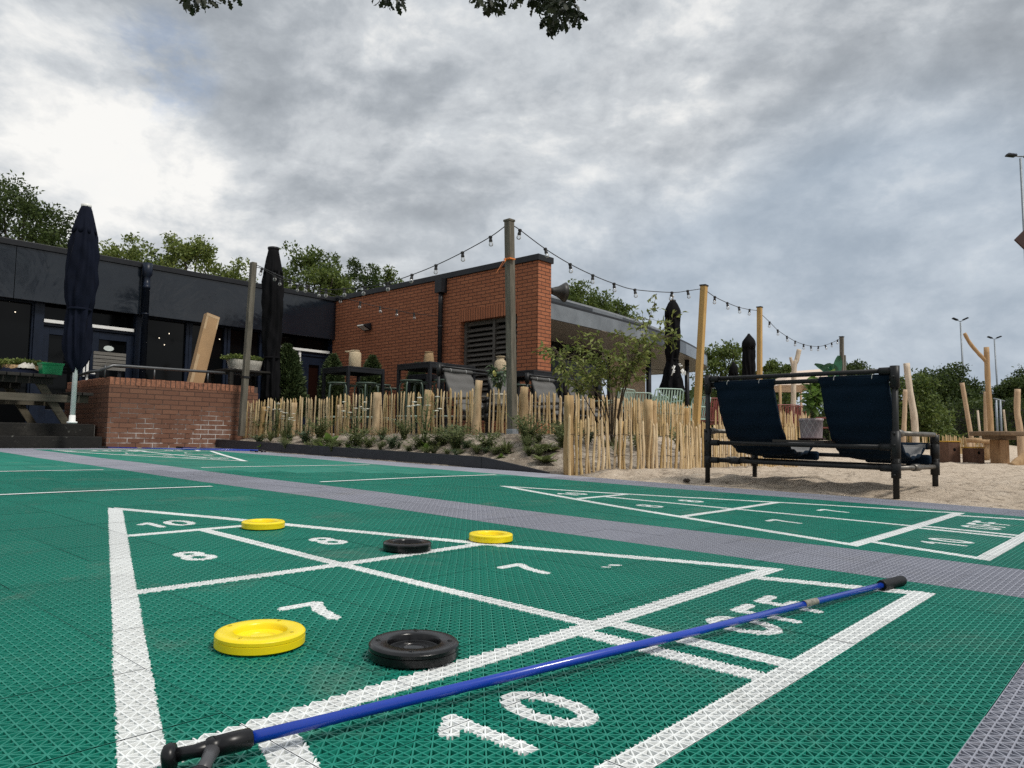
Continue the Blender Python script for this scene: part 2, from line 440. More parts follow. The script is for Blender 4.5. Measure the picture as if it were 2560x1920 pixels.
b_ = MB(); b_.quad((-10.5 + S0, -.25, -.012), (.5 + S0, -.25, -.012), (.5 + S0, 5.25, -.012), (-10.5 + S0, 5.25, -.012))
o = b_.build('court_underlay', M_UNDER, local=True); o.matrix_world = MC; tag(o, kind='structure')
# lines of the far half, painted on the tiles
FQ = []
for c in CC:
    q, g = end_marks(c)
    for x in q: FQ.append([(-10 - s, 2 * c - v) for s, v in x])
    for a, b, r in g:
        a, b = np.array(a), np.array(b); e = b - a; L = np.linalg.norm(e)
        if L < 1e-6: continue
        e = e / L; nn = np.array((-e[1], e[0])) * r; a = a - e * r * .5; b = b + e * r * .5
        FQ.append([(-10 - s, 2 * c - v) for s, v in (a - nn, b - nn, b + nn, a + nn)])
    for s in (-4.12, -5.88): FQ.append([(s - .02, c - .87), (s + .02, c - .87), (s + .02, c + .87), (s - .02, c + .87)])
V = []
for k, q in enumerate(FQ):
    q = [np.array(x) for x in q]
    if np.linalg.norm(q[3] - q[0]) > np.linalg.norm(q[1] - q[0]): q = [q[1], q[2], q[3], q[0]]
    N = max(1, int(np.linalg.norm(q[1] - q[0]) / .25)); hz = .0022 + (k % 13) * .00006
    for i in range(N):
        f0, f1 = i / N, (i + 1) / N
        for x in (q[0] * (1 - f0) + q[1] * f0, q[0] * (1 - f1) + q[1] * f1, q[3] * (1 - f1) + q[2] * f1, q[3] * (1 - f0) + q[2] * f0):
            V.append((x[0] + S0, x[1], und(x[0], x[1]) + hz))
o = np_mesh('court_markings', np.array(V), np.arange(len(V)).reshape(-1, 4), M_PAINT); o.matrix_world = MC; tag(o, kind='structure')
# ------------------------------------------------------------------ terrain
from mathutils import noise as mnoise
def sm(x): x = np.clip(x, 0, 1); return x * x * (3 - 2 * x)
TERR, TERL = 0.47, 0.565
def zg(u, v):
    u = np.asarray(u, float); v = np.asarray(v, float)
    uc = np.clip(u, -10.8, .30); vc = np.clip(v, -.25, 5.25)
    zcv = np.vectorize(zc)(uc, vc)
    du = np.maximum(np.maximum(u - .30, -10.8 - u), 0); dv = np.maximum(np.maximum(v - 5.25, -.25 - v), 0)
    dist = np.hypot(du, dv)
    zr = zcv * (1 - sm(dist / 7)) - .018 + .02 * sm(dist / .4) * (1 - sm(dist / 6))
    f = sm((v - 5.27) / .85)
    lip = .075 * sm((-4.75 - u) / .9) + .0
    zb = (zcv + lip - .01) * (1 - f) + TERR * f
    # bank behind the near fence falls off to the right
    w = sm((u + 5.7) / 2.0)
    zb = zb * (1 - w) + w * (zr + .05 * f)
    bed = (v > 5.27)
    z = np.where(bed, zb, zr)
    inside = (u > -10.72) & (u < .28) & (v > -.24) & (v < 5.24)
    return np.where(inside, z - .06, z)
def axis(segs):
    a = []
    for lo, hi, st in segs: a += list(np.arange(lo, hi - 1e-6, st))
    a.append(segs[-1][1]); return np.array(a)
ua = axis([(-60, -20, 5), (-20, -12, 1), (-12, -7.5, .10), (-7.5, -4.2, .085), (-4.2, 2.0, .055), (2.0, 8, .11), (8, 16, .3), (16, 60, 3)])
va = axis([(-40, -6, 4), (-6, 5.0, .5), (5.0, 5.2, .1), (5.2, 9.2, .055), (9.2, 16, .13), (16, 30, .5), (30, 60, 5)])
gu, gv = np.meshgrid(ua, va)
Z = zg(gu, gv)
pts = np.column_stack((gu.ravel(), gv.ravel()))
amp = np.zeros(len(pts)); k = 0
inside = (pts[:, 0] > -10.75) & (pts[:, 0] < .29) & (pts[:, 1] > -.26) & (pts[:, 1] < 5.26)
near = (~inside) & (pts[:, 0] > -11.5) & (pts[:, 0] < 14) & (pts[:, 1] > 5.2) & (pts[:, 1] < 28)
dz = np.zeros(len(pts))
for i in np.nonzero(near)[0]:
    x, y = pts[i]
    a = mnoise.noise((x * 1.6, y * 1.6, 0)) * .022 + mnoise.noise((x * 4.3, y * 4.3, 3)) * .034 + abs(mnoise.noise((x * 8, y * 8, 7))) * -.034
    edge = min(1, max(0, (y - 5.27) / .35))
    dz[i] = a * (.25 + .75 * edge) + .006
# a little heap of sand at the foot of the front bench leg
hx, hv = -2.31, 6.28
dz += .022 * np.exp(-(((pts[:, 0] - hx) / .16) ** 2 + ((pts[:, 1] - hv) / .13) ** 2))
Z = Z.ravel() + dz
P = np.outer(gu.ravel(), HU) + np.outer(gv.ravel(), HV); P[:, 2] = Z
nu, nv = len(ua), len(va)
idx = np.arange(nu * nv).reshape(nv, nu)
Q = np.stack((idx[:-1, :-1], idx[:-1, 1:], idx[1:, 1:], idx[1:, :-1]), -1).reshape(-1, 4)
def sand_mat():
    m, t, b, oc = newmat('trodden_sand')
    big = t.noise(oc, .8, 5, .6); mid = t.noise(oc, 6, 8, .7); grain = t.noise(oc, 120, 3, .7)
    c = t.ramp(mid, [(.30, (.29, .225, .165)), (.48, (.52, .425, .325)), (.7, (.66, .56, .45))])  # wide contrast also puts light and shade of the ripples into the colour
    c = t.mix(t.math('MULTIPLY', big, .35), c, (.48, .38, .28))
    # trodden-in leaf litter and wood chips, with the sand's small shadows painted in too
    lit = t.ramp(t.noise(t.scale(oc, (1, 1.0, 1)), 13, 10, .78, .8), [(.53, (0, 0, 0)), (.60, (1, 1, 1))])
    c = t.mix(t.math('MULTIPLY', lit, .8), c, (.11, .075, .045))
    c = t.mix(t.math('MULTIPLY', grain, .2), c, (.78, .70, .6))
    t.l.new(c, b.inputs['Base Color']); b.inputs['Roughness'].default_value = .95; b.inputs['Specular IOR Level'].default_value = .15
    h = t.math('ADD', t.math('MULTIPLY', t.noise(oc, 16, 8, .7), 1.0), t.math('MULTIPLY', grain, .25)); bump(t, b, h, .9, .05)
    return m
M_SAND = sand_mat()
def bed_mat():
    m, t, b, oc = newmat('stony_bed_soil')
    mid = t.noise(oc, 7, 9, .72); fine = t.noise(oc, 38, 6, .7); big = t.noise(oc, 1.6, 5, .6)
    c = t.ramp(mid, [(.30, (.10, .078, .056)), (.46, (.27, .22, .17)), (.57, (.45, .385, .31)), (.72, (.60, .54, .46))])
    c = t.mix(t.ramp(big, [(.42, (0, 0, 0)), (.62, (.4, .4, .4))]), c, (.22, .175, .13))
    vo = t.new('ShaderNodeTexVoronoi'); vo.inputs['Scale'].default_value = 26; t.l.new(oc, vo.inputs['Vector'])
    st = t.math('MULTIPLY', t.ramp(vo.outputs['Distance'], [(.16, (1, 1, 1)), (.26, (0, 0, 0))]), t.ramp(fine, [(.5, (0, 0, 0)), (.6, (1, 1, 1))]))
    c = t.mix(st, c, (.58, .55, .50)); t.l.new(c, b.inputs['Base Color']); b.inputs['Roughness'].default_value = .95
    bump(t, b, t.math('ADD', mid, t.math('MULTIPLY', fine, .6)), 1.0, .05); return m
M_BEDS = bed_mat()
fc = pts[Q].mean(1) + np.column_stack([.25 * np.sin(pts[Q].mean(1)[:, 0] * 5), .12 * np.sin(pts[Q].mean(1)[:, 0] * 7 + 1)])
bedm = (fc[:, 1] > 5.22) & (fc[:, 0] < -3.95) & (fc[:, 0] > -11) & (fc[:, 1] < 9)
o = np_mesh('sand_ground', P, Q, [M_SAND, M_BEDS], smooth=True, mi=bedm.astype(int)); tag(o, kind='structure')
def ground_z(p):
    u, v, _ = toUV(Vector((p[0], p[1], 0)))
    return float(zg(u, v)) + .006
def onground(u, v): return UV(u, v, float(zg(u, v)) + .004)
m, t, b, oc = newmat('far_grass')
t.l.new(t.ramp(t.noise(oc, .4, 8, .7), [(.3, (.035, .06, .018)), (.7, (.09, .12, .045))]), b.inputs['Base Color']); b.inputs['Roughness'].default_value = .95
b_ = MB(); b_.quad((-900, -300, -.35), (900, -300, -.35), (900, 1500, -.35), (-900, 1500, -.35))
tag(b_.build('ground', m), kind='structure')

# ------------------------------------------------------------------ terrace and steps
M_PAVE = PM('grey_paving', (.16, .155, .145), .85, var=.3, scale=5, bmp=.3)
def step_mat():
    m, t, b, oc = newmat('weathered_step_concrete')
    n = t.noise(t.scale(oc, (1, 1, .7)), 3.0, 9, .7); n2 = t.noise(oc, 14, 8, .7)
    c = t.ramp(n, [(.35, (.004, .0035, .003)), (.55, (.009, .008, .0065)), (.80, (.05, .046, .038))])
    c = t.mix(t.ramp(n2, [(.62, (0, 0, 0)), (.75, (.6, .6, .6))]), c, (.25, .25, .22))
    t.l.new(c, b.inputs['Base Color']); b.inputs['Roughness'].default_value = .9; bump(t, b, n2, .5, .02); return m
M_STEP = step_mat()
b_ = MB(); b_.uvbox(-14.6, -11.07, -6, 3.71, .0, TERL)
b_.uvbox(-14.6, -11.3, 3.71, 6.25, .0, TERL - .003)
tag(b_.build('terrace_paving_upper', M_PAVE), kind='structure')
b_ = MB(); b_.uvbox(-14.6, -5.85, 6.25, 9.62, .1, TERR + .02)
tag(b_.build('terrace_paving', M_PAVE), kind='structure')
b_ = MB(); b_.uvbox(-11.07, -10.74, -6, 3.70, .05, .405, 0); b_.uvbox(-11.35, -11.055, -6, 3.70, .40, .572, 0)
o = b_.build('stone_steps', M_STEP, bevel=.012); tag(o, kind='structure')
# black edging board along the planting bed, cut down to a point at its near end
M_EDGE = PM('black_edging_board', (.018, .018, .022), .55, var=.3)
r = thing('edging_board', 'low black edging board holding back the sandy planting bed beside the court', 'edging', UV(-7.5, 5.29, zc(-7.5, 5.27)), RZ)
for (ua_, ub_, ha, hb) in ((-10.72, -8.0, .135, .125), (-7.995, -5.15, .125, .115), (-5.145, -4.3, .115, .012)):
    b_ = MB()
    p0, p1 = UV(ua_, 5.272, zc(ua_, 5.25) - .03), UV(ub_, 5.272, zc(ub_, 5.25) - .03)
    b_.prism([p0, p1, p1 + Vector((0, 0, hb + .03)), p0 + Vector((0, 0, ha + .03))], HV * .035)
    b_.build('board', M_EDGE, r)

def clod(name, label, cat, px, py, r_, mat, seed):
    p = None
    for i in range(400):
        Y = 4.5 + i * .02; p = W(px, py, Y)
        if p.z <= ground_z(p): break
    b_ = MB(); n, m_ = 12, 7; vs = []
    for i in range(m_ + 1):
        th = PI * i / m_
        for j in range(n):
            a = 2 * PI * j / n; d = Vector((math.sin(th) * math.cos(a), math.sin(th) * math.sin(a), math.cos(th) * .6)); vs.append(p + d * (r_ * (1 + .5 * mnoise.noise(d * 2.2 + Vector((seed, 0, 0))))) + Vector((0, 0, r_ * .25)))
    b_.add(vs, [(i * n + j, i * n + (j + 1) % n, (i + 1) * n + (j + 1) % n, (i + 1) * n + j) for i in range(m_) for j in range(n)], 0, False)
    o = b_.build(name, mat, None, loc=p); tag(o, label, cat)
M_CLOD = PM('damp_clod', (.03, .022, .016), .95, var=.4, scale=30)
clod('dirt_clod', 'dark clod of earth lying on the sand left of the dark blue lounger', 'clod', 1717, 1203, .028, M_CLOD, 2)
# ------------------------------------------------------------------ brickwork
def brick_mat(name, c1, c2, mort, bw=.222, rh=.0635, mw=.0075, efflo=0, bias=0.0, off=.5, zoff=0.0):
    m, t, b, oc = newmat(name)
    s = t.new('ShaderNodeSeparateXYZ'); t.l.new(oc, s.inputs[0])
    c = t.new('ShaderNodeCombineXYZ', ins={0: t.math('ADD', s.outputs[0], s.outputs[1]), 1: t.math('ADD', s.outputs[2], zoff)})
    br = t.new('ShaderNodeTexBrick'); t.l.new(c.outputs[0], br.inputs['Vector'])
    br.offset = off; br.squash = 1.0
    for k, v in (('Scale', 1.0), ('Mortar Size', mw), ('Mortar Smooth', .25), ('Bias', bias), ('Brick Width', bw), ('Row Height', rh)): br.inputs[k].default_value = v
    br.inputs['Color1'].default_value = (*c1, 1); br.inputs['Color2'].default_value = (*c2, 1); br.inputs['Mortar'].default_value = (*mort, 1)
    n = t.noise(oc, 26, 7, .7); n1 = t.noise(oc, 1.3, 5, .6)
    col = t.mix(t.math('MULTIPLY', n, .55), br.outputs['Color'], (c1[0] * .45, c1[1] * .42, c1[2] * .45))
    col = t.mix(t.math('MULTIPLY', n1, .30), col, (c1[0] * .5, c1[1] * .5, c1[2] * .6))
    if efflo:
        # lime bloom in the joints, patchy and low on the wall
        zf = t.new('ShaderNodeMapRange'); t.l.new(s.outputs[2], zf.inputs[0])
        for i, x in enumerate((.0, .66, 1.0, 0.0)): zf.inputs[i + 1].default_value = x
        patch = t.ramp(t.noise(oc, 2.6, 6, .65, .6), [(.47, (0, 0, 0)), (.62, (1, 1, 1))])
        xr = t.new('ShaderNodeMapRange'); t.l.new(s.outputs[1], xr.inputs[0])
        for i, x in enumerate((-.95, -.2, .25, 1.0)): xr.inputs[i + 1].default_value = x
        k = t.math('MULTIPLY', t.math('MULTIPLY', zf.outputs[0], patch), xr.outputs[0])
        joint = t.math('MULTIPLY', br.outputs['Fac'], t.math('MINIMUM', t.math('MULTIPLY', k, 2.2), .85))
        film = t.math('MULTIPLY', t.math('MULTIPLY', k, t.ramp(t.noise(oc, 11, 8, .7), [(.45, (0, 0, 0)), (.7, (1, 1, 1))])), .30)
        col = t.mix(t.math('MAXIMUM', joint, film), col, (.62, .58, .55))
    t.l.new(col, b.inputs['Base Color']); b.inputs['Roughness'].default_value = .88; b.inputs['Specular IOR Level'].default_value = .25
    h = t.math('ADD', t.math('MULTIPLY', br.outputs['Fac'], -1.0), t.math('MULTIPLY', n, .35)); bump(t, b, h, .8, .012)
    return m
M_BRICK = brick_mat('orange_brickwork', (.48, .180, .088), (.37, .130, .062), (.040, .030, .026))
M_BRICKV = brick_mat('orange_soldier_bricks', (.46, .17, .082), (.37, .13, .062), (.035, .028, .024), bw=.0635, rh=.30, off=0.0)
M_LOWB = brick_mat('brown_garden_brickwork', (.235, .115, .072), (.165, .078, .050), (.065, .043, .034), bw=.228, rh=.0685, mw=.0055, efflo=1)
M_COPE = PM('worn_coping_brick', (.25, .105, .06), .9, var=.5, scale=22, objvar=.1, bmp=.5)
M_BLACK = PM('anthracite_metal', (.012, .013, .016), .42, var=.2, spec=.3)
M_NAVY = PM('navy_frame_paint', (.008, .013, .026), .38, var=.2, spec=.25)
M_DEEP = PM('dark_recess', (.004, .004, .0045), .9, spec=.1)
M_WHITE = PM('white_paint', (.78, .78, .76), .45, var=.06)
def glass_mat(name, col, rough=.05, spec=.16):
    m, t, b, oc = newmat(name); b.inputs['Base Color'].default_value = (*col, 1)
    t.l.new(t.math('MULTIPLY_ADD', t.noise(oc, 1.2, 3), .10, rough - .03), b.inputs['Roughness']); b.inputs['Specular IOR Level'].default_value = spec
    return m
M_GLASS = glass_mat('dark_window_glass', (.003, .0035, .004))
M_GLASSR = glass_mat('reddish_dark_glass', (.012, .005, .004))
def fascia_mat():
    m, t, b, oc = newmat('dented_black_cladding')
    n = t.noise(oc, 1.1, 4, .5, .6)
    t.l.new(t.ramp(t.noise(oc, 1.6, 6, .6), [(.3, (.006, .009, .015)), (.7, (.011, .015, .021))]), b.inputs['Base Color'])
    t.l.new(t.math('MULTIPLY_ADD', t.noise(oc, 2.2, 5, .6), .16, .06), b.inputs['Roughness'])
    b.inputs['Specular IOR Level'].default_value = .6
    bump(t, b, t.math('ADD', n, t.math('MULTIPLY', t.noise(oc, 7, 2, .4), .06)), .30, .10); return m
M_FASC = fascia_mat()

# ------------------------------------------------------------------ low brick garden wall with railing
UW = -10.74
v0, _ = PU(265, 1119, UW); v1 = PU(646, 960, UW)[0]
zb0, zt0 = zc(UW, 4.5) - .12, PU(265, 941, UW)[1]
wr = thing('garden_wall', 'low brown brick garden wall with upright coping bricks and white bloom in its lower joints', 'wall', UV(UW, 4.7, zc(UW, 4.7)), RZ)
b_ = MB(); b_.uvbox(UW - .24, UW, v0, v1, zb0, zt0 - .105); b_.uvbox(UW - 1.75, UW - .241, v0, v0 + .24, zb0, zt0 - .105)
b_.build('wall', M_LOWB, wr)
b_ = MB(); n = int((v1 - v0) / .0685)
for i in range(n):
    a = v0 + i * .0685; hh = rnd.uniform(-.004, .003)
    b_.uvbox(UW - .243 + rnd.uniform(-.003, .003), UW + .004 + rnd.uniform(-.004, .003), a + .004, a + .062, zt0 - .104, zt0 + hh)
for i in range(21):
    a = UW - .252 - i * .0685
    b_.uvbox(a - .062, a - .004, v0 - .004 + rnd.uniform(-.003, .003), v0 + .243, zt0 - .104, zt0 + rnd.uniform(-.004, .003))
b_.build('coping', M_COPE, wr, bevel=.004)
b_ = MB(); b_.uvbox(UW - .236, UW - .006, v0 + .006, v1 - .006, zt0 - .1045, zt0 - .012); b_.build('mortar', PM('dark_mortar', (.09, .06, .05), .95), wr)
M_RAIL = PM('grey_rail_pipe', (.085, .088, .092), .38, metal=.5, var=.15)
rr = thing('handrail', 'dark grey pipe handrail running along the low brick wall top', 'railing', UV(UW - .12, 4.6, zt0), RZ)
ur = UW - .12
va_, za_ = PU(245, 926, ur); vb_, zb_ = PU(292, 914, ur); ve_, ze_ = PU(640, 938, ur)
b_ = MB(); b_.tube([UV(ur - .95, va_ - .02, za_ - .05), UV(ur - .3, va_ - .01, za_ - .01), UV(ur, va_ + .02, za_), UV(ur, vb_ - .05, zb_ - .005), UV(ur, vb_ + .05, zb_), UV(ur, (vb_ + ve_) / 2, (zb_ + ze_) / 2), UV(ur, ve_, ze_)], .021)
b_.build('rail', M_RAIL, rr)
for px in (262, 386, 520):
    v_, z_ = PU(px, 935, ur); b_ = MB(); b_.tube([UV(ur, v_, zt0 - .01), UV(ur, v_, zb_ + (ze_ - zb_) * (v_ - vb_) / (ve_ - vb_))], .012); b_.build('bracket', M_RAIL, rr)

# ------------------------------------------------------------------ black clad pavilion
UF = -13.9; UG = -14.16
ZT, ZFB = 3.59, 2.63
pr = thing('pavilion', 'long low black clad pavilion with dented fascia, dark glazing and white door heads', 'building', UV(UF, 5, TERL), RZ)
vL, vR = 0.2, 9.5
def vat(px, py=830, u=UG): return PU(px, py, u)[0]
seams = [vL, vat(40, 650, UF), vat(352, 720, UF), vat(625, 760, UF), vR]
for a, b2 in zip(seams[:-1], seams[1:]):
    b_ = MB(); b_.uvbox(UF - .06, UF, a + .004, b2 - .004, ZFB, ZT - .10); b_.build('fascia_panel', M_FASC, pr, bevel=.004)
b_ = MB(); b_.uvbox(UF - .5, UF + .03, vL, vR - .01, ZT - .098, ZT); b_.build('roof_edge', M_BLACK, pr, bevel=.006)
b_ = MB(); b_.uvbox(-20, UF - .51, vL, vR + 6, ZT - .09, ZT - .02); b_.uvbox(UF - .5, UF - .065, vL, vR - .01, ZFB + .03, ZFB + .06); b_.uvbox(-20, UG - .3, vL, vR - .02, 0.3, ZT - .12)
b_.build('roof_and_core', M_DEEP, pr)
def frame(a, b2, z0, z1, w=.07, name='window_frame', mat=None, d=.07):
    m = MB()
    m.uvbox(UG, UG + d, a, a + w, z0, z1); m.uvbox(UG, UG + d, b2 - w, b2, z0, z1)
    m.uvbox(UG, UG + d - .003, a + w, b2 - w, z1 - w, z1); m.uvbox(UG, UG + d - .003, a + w, b2 - w, z0, z0 + w)
    return m.build(name, mat or M_NAVY, pr)
def pane(a, b2, z0, z1, par, mat=None):
    m = MB(); m.uvbox(UG - .02, UG + .012, a, b2, z0, z1); return m.build('pane', mat or M_GLASS, par)
ZD = 2.36
wins = [(vL, vat(84)), (vat(356), vat(469)), (vat(470), vat(564)), (vat(566), vat(652))]
for a, b2 in wins:
    f_ = frame(a, b2, TERL, ZFB + .04, .055); pane(a + .055, b2 - .055, TERL + .055, ZFB - .015, f_)
for px in (91, 342, 660):
    a = vat(px); m = MB(); m.uvbox(UG, UG + .12, a - .07, a + .07, TERL, ZFB + .04); m.build('post', M_NAVY, pr)
# double door under the white head bar
def door_leaf(a, b2, glass=None, lo=.9, w=.13):
    m = MB(); z0, z1 = TERL + .01, ZD - .10
    m.uvbox(UG, UG + .06, a, a + w, z0, z1); m.uvbox(UG, UG + .06, b2 - w, b2, z0, z1)
    m.uvbox(UG, UG + .057, a + w, b2 - w, z1 - w, z1); m.uvbox(UG, UG + .057, a + w, b2 - w, z0, z0 + .28)
    d = m.build('door', M_NAVY, pr, bevel=.004); pane(a + w, b2 - w, z0 + .28, z1 - w, d, glass); return d
a0, a1, a2 = vat(99), vat(224), vat(334)
d1 = door_leaf(a0, a1 - .01); d2 = door_leaf(a1 + .01, a2)
m = MB(); m.uvbox(UG + .06, UG + .10, a1 - .10, a1 - .075, 1.45, 1.70); m.uvbox(UG + .10, UG + .13, a1 - .09, a1 + .12, 1.50, 1.53); m.build('handle', M_WHITE, d1)
m = MB(); m.uvbox(UG + .058, UG + .075, a1 - .045, a1 - .008, TERL + .02, ZD - .12); m.build('door_edge_strip', M_WHITE, d1)
m = MB(); m.uvbox(UG, UG + .08, a0, a2, ZD - .09, ZD - .045); m.build('door_head', M_NAVY, pr)
m = MB(); m.uvbox(UG + .02, UG + .12, a0, a2 - .04, ZD - .042, ZD + .012); m.build('head_bar', M_WHITE, pr)
m = MB(); m.uvbox(UG - .02, UG + .01, a0, a2, ZD + .014, ZFB + .04); m.build('pane', M_GLASS, pr)
e0, e1, em = vat(668), vat(820), vat(746)
d3 = door_leaf(em + .03, e1 - .02, M_GLASSR, w=.22); d4 = door_leaf(e0, em - .03)
m = MB(); m.uvbox(UG + .03, UG + .09, em - .028, em + .028, 1.35, ZD - .05); m.build('mullion', M_WHITE, pr)
m = MB(); m.uvbox(UG + .02, UG + .12, e0 + .1, e1 - .02, ZD - .04, ZD + .014); m.build('head_bar', M_WHITE, pr)
m = MB(); m.uvbox(UG, UG + .08, e0, e1, ZD - .13, ZD - .045); m.build('door_head', M_NAVY, pr)
m = MB(); m.uvbox(UG - .02, UG + .01, e0, e1, ZD + .016, ZFB + .04); m.build('pane', M_GLASS, pr)
m = MB(); m.uvbox(UG, UF - .1, e1 + .0, 9.5, TERL, ZFB + .02); m.build('wall', M_NAVY, pr)
# rainwater pipe with hopper and brackets
vp = PU(360, 740, UF)[0]
m = MB(); m.lathe(UV(UF + .10, vp, 0), [(.055, TERL), (.055, 3.1), (.062, 3.1), (.062, 3.16), (.055, 3.16), (.055, 3.32), (.085, 3.36), (.085, 3.57)], 14)
for z in (1.4, 2.62): m.lathe(UV(UF + .10, vp, z), [(.056, 0), (.064, .003), (.064, .027), (.056, .03)], 14)
m.build('downpipe', M_NAVY, pr)
m = MB(); m.lathe(UV(UF - 1.3, vat(330, 530, UF - 1.3), ZT), [(.10, 0), (.10, .12), (.18, .13), (.18, .19), (.05, .23)], 16); m.build('roof_vent', PM('pale_vent', (.45, .46, .44), .5), pr)
# pale oval disc set on the door glass
m = MB(); vo, zo = PU(272, 871, UG + .02); m.lathe(UV(UG + .014, vo, zo), [(.085, 0), (.085, .004)], 24, (HV, Vector((0, 0, 1)), HU), sy=.55); m.build('oval_disc', PM('pale_oval', (.62, .68, .66), .4), d2)

# lit lamps glinting inside the dark glass
ml = bpy.data.materials.new('lit_lamp'); ml.use_nodes = True; tl_ = NT(ml.node_tree); em_ = tl_.new('ShaderNodeEmission'); em_.inputs[0].default_value = (1, .86, .66, 1); em_.inputs[1].default_value = 1.6
tl_.l.new(em_.outputs[0], tl_.n['Material Output'].inputs[0])
for px, py in ((38, 780), (24, 751), (120, 833), (272, 849), (398, 845), (423, 834), (411, 862), (549, 848)):
    v_, z_ = PU(px, py, UG + .012); m = MB(); m.lathe(UV(UG + .012, v_, z_), [(.0005, -.010), (.010, -.004), (.010, .004), (.0005, .010)], 8); m.build('interior_lamp', ml, pr)

# ------------------------------------------------------------------ orange brick wing
VB = 9.5
ue, _ = PV(1368, 800, VB + .35); uc = PV(1345, 800, VB)[0]
ub = PV(1118, 700, VB)[0]
ZB = PV(1340, 636, VB)[1]
br = thing('brick_building', 'orange brick building with flat dark roof trim, a recessed louvre and a dark downpipe', 'building', UV(-11, VB, TERR), RZ)
lo0, lo1 = PV(1151, 850, VB)[0], PV(1292, 850, VB)[0]
lz = PV(1220, 795, VB)[1]; lzb = TERR + .3
b_ = MB()
b_.uvbox(UF - .3, lo0, VB, VB + .35, .2, ZB - .11); b_.uvbox(lo1, uc, VB, VB + .35, .2, ZB - .11)
b_.uvbox(lo0, lo1, VB, VB + .35, lz + .22, ZB - .11); b_.uvbox(lo0, lo1, VB, VB + .35, .2, lzb)
b_.build('wall', M_BRICK, br)
b_ = MB(); b_.uvbox(lo0 - .05, lo1 + .05, VB - .004, VB + .2, lz, lz + .218); b_.build('lintel', M_BRICKV, br)
b_ = MB(); b_.uvbox(UF - .3, uc + .03, VB - .035, VB + .385, ZB - .108, ZB); b_.uvbox(UF - 6, UF - .31, VB + .3, VB + .36, 3, ZB); b_.build('roof_trim', M_BLACK, br, bevel=.006)
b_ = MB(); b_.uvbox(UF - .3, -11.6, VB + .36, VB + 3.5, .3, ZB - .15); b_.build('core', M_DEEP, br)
M_LOUV = PM('grey_louvre_wood', (.085, .075, .065), .8, var=.35, scale=9, stretch=(1, 1, 6), bmp=.3)
b_ = MB(); lm = (lo0 + lo1) / 2 + .06
for a, w in ((lo0 + .03, .06), (lm, .06), (lo1 - .03, .06)): b_.uvbox(a - w / 2, a + w / 2, VB + .10, VB + .2, lzb + .002, lz - .002)
b_.uvbox(lo0 + .06, lo1 - .06, VB + .12, VB + .2, lz - .08, lz - .004)
z = lzb + .03
while z < lz - .08:
    for (a, c2) in ((lo0 + .062, lm - .032), (lm + .032, lo1 - .062)):
        p = UV((a + c2) / 2, VB + .145, z); ax = (HU, (HV * .75 + Vector((0, 0, .66))).normalized(), (Vector((0, 0, .75)) - HV * .66).normalized())
        b_.box(p, (c2 - a, .10, .016), ax)
    z += .092
b_.build('louvre', M_LOUV, br)
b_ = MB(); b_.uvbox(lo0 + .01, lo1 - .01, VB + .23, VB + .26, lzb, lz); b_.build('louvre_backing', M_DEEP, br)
ud = PV(1109, 750, VB)[0]
b_ = MB(); b_.lathe(UV(ud, VB - .075, 0), [(.045, TERR), (.045, 3.0), (.052, 3.02), (.045, 3.06), (.045, 3.22)], 14)
b_.uvbox(ud - .095, ud + .095, VB - .15, VB - .005, 3.222, ZB - .112)
for z in (1.6, 2.55): b_.lathe(UV(ud, VB - .075, z), [(.046, 0), (.054, .003), (.054, .037), (.046, .04)], 14)
b_.build('downpipe', M_BLACK, br)
uL, zL = PV(921, 817, VB)
b_ = MB(); b_.prism([UV(uL - .13, VB - .02, zL + .07), UV(uL - .13, VB - .20, zL + .02), UV(uL - .13, VB - .20, zL - .005), UV(uL - .13, VB - .02, zL - .09)], HU * .26)
lamp_ = b_.build('wall_lamp', M_BLACK, br, bevel=.006)
b_ = MB(); b_.prism([UV(uL - .11, VB - .205, zL + .02), UV(uL - .11, VB - .215, zL + .0), UV(uL - .11, VB - .03, zL - .085), UV(uL - .11, VB - .03, zL - .06)], HU * .2); b_.build('lens', PM('milky_lens', (.55, .55, .52), .3), lamp_)
# horn loudspeaker on the corner
hp = W(1374, 727, 13.3); ax_d = (W(1414, 731, 13.42) - hp).normalized()
hr = thing('horn_speaker', 'black flared horn loudspeaker on the end of the orange brick wall', 'loudspeaker', hp)
s_ = ax_d; x_ = s_.cross(Vector((0, 0, 1))).normalized(); y_ = x_.cross(s_)
L = .31
b_ = MB(); b_.lathe(hp, [(.06, 0), (.065, .06), (.08, .10), (.10, .17), (.14, .24), (.185, L), (.178, L), (.135, .24), (.05, .12)], 22, (x_, y_, s_)); b_.build('horn', PM('black_horn', (.02, .02, .018), .5), hr)
b_ = MB(); b_.lathe(hp, [(.075, -.10), (.075, .0), (.055, .012)], 18, (x_, y_, s_)); b_.build('driver', M_BLACK, hr)
pw = UV(uc + .0, VB + .2, hp.z)
b_ = MB(); b_.tube([hp - s_ * .05 + y_ * .05, hp - s_ * .2 + Vector((0, 0, .02)), UV(uc - .02, VB + .18, hp.z + .02)], .016); b_.tube([hp - s_ * .05 - y_ * .08, hp - s_ * .2 - Vector((0, 0, .1)), UV(uc - .02, VB + .18, hp.z - .1)], .012); b_.build('bracket', M_BLACK, hr)

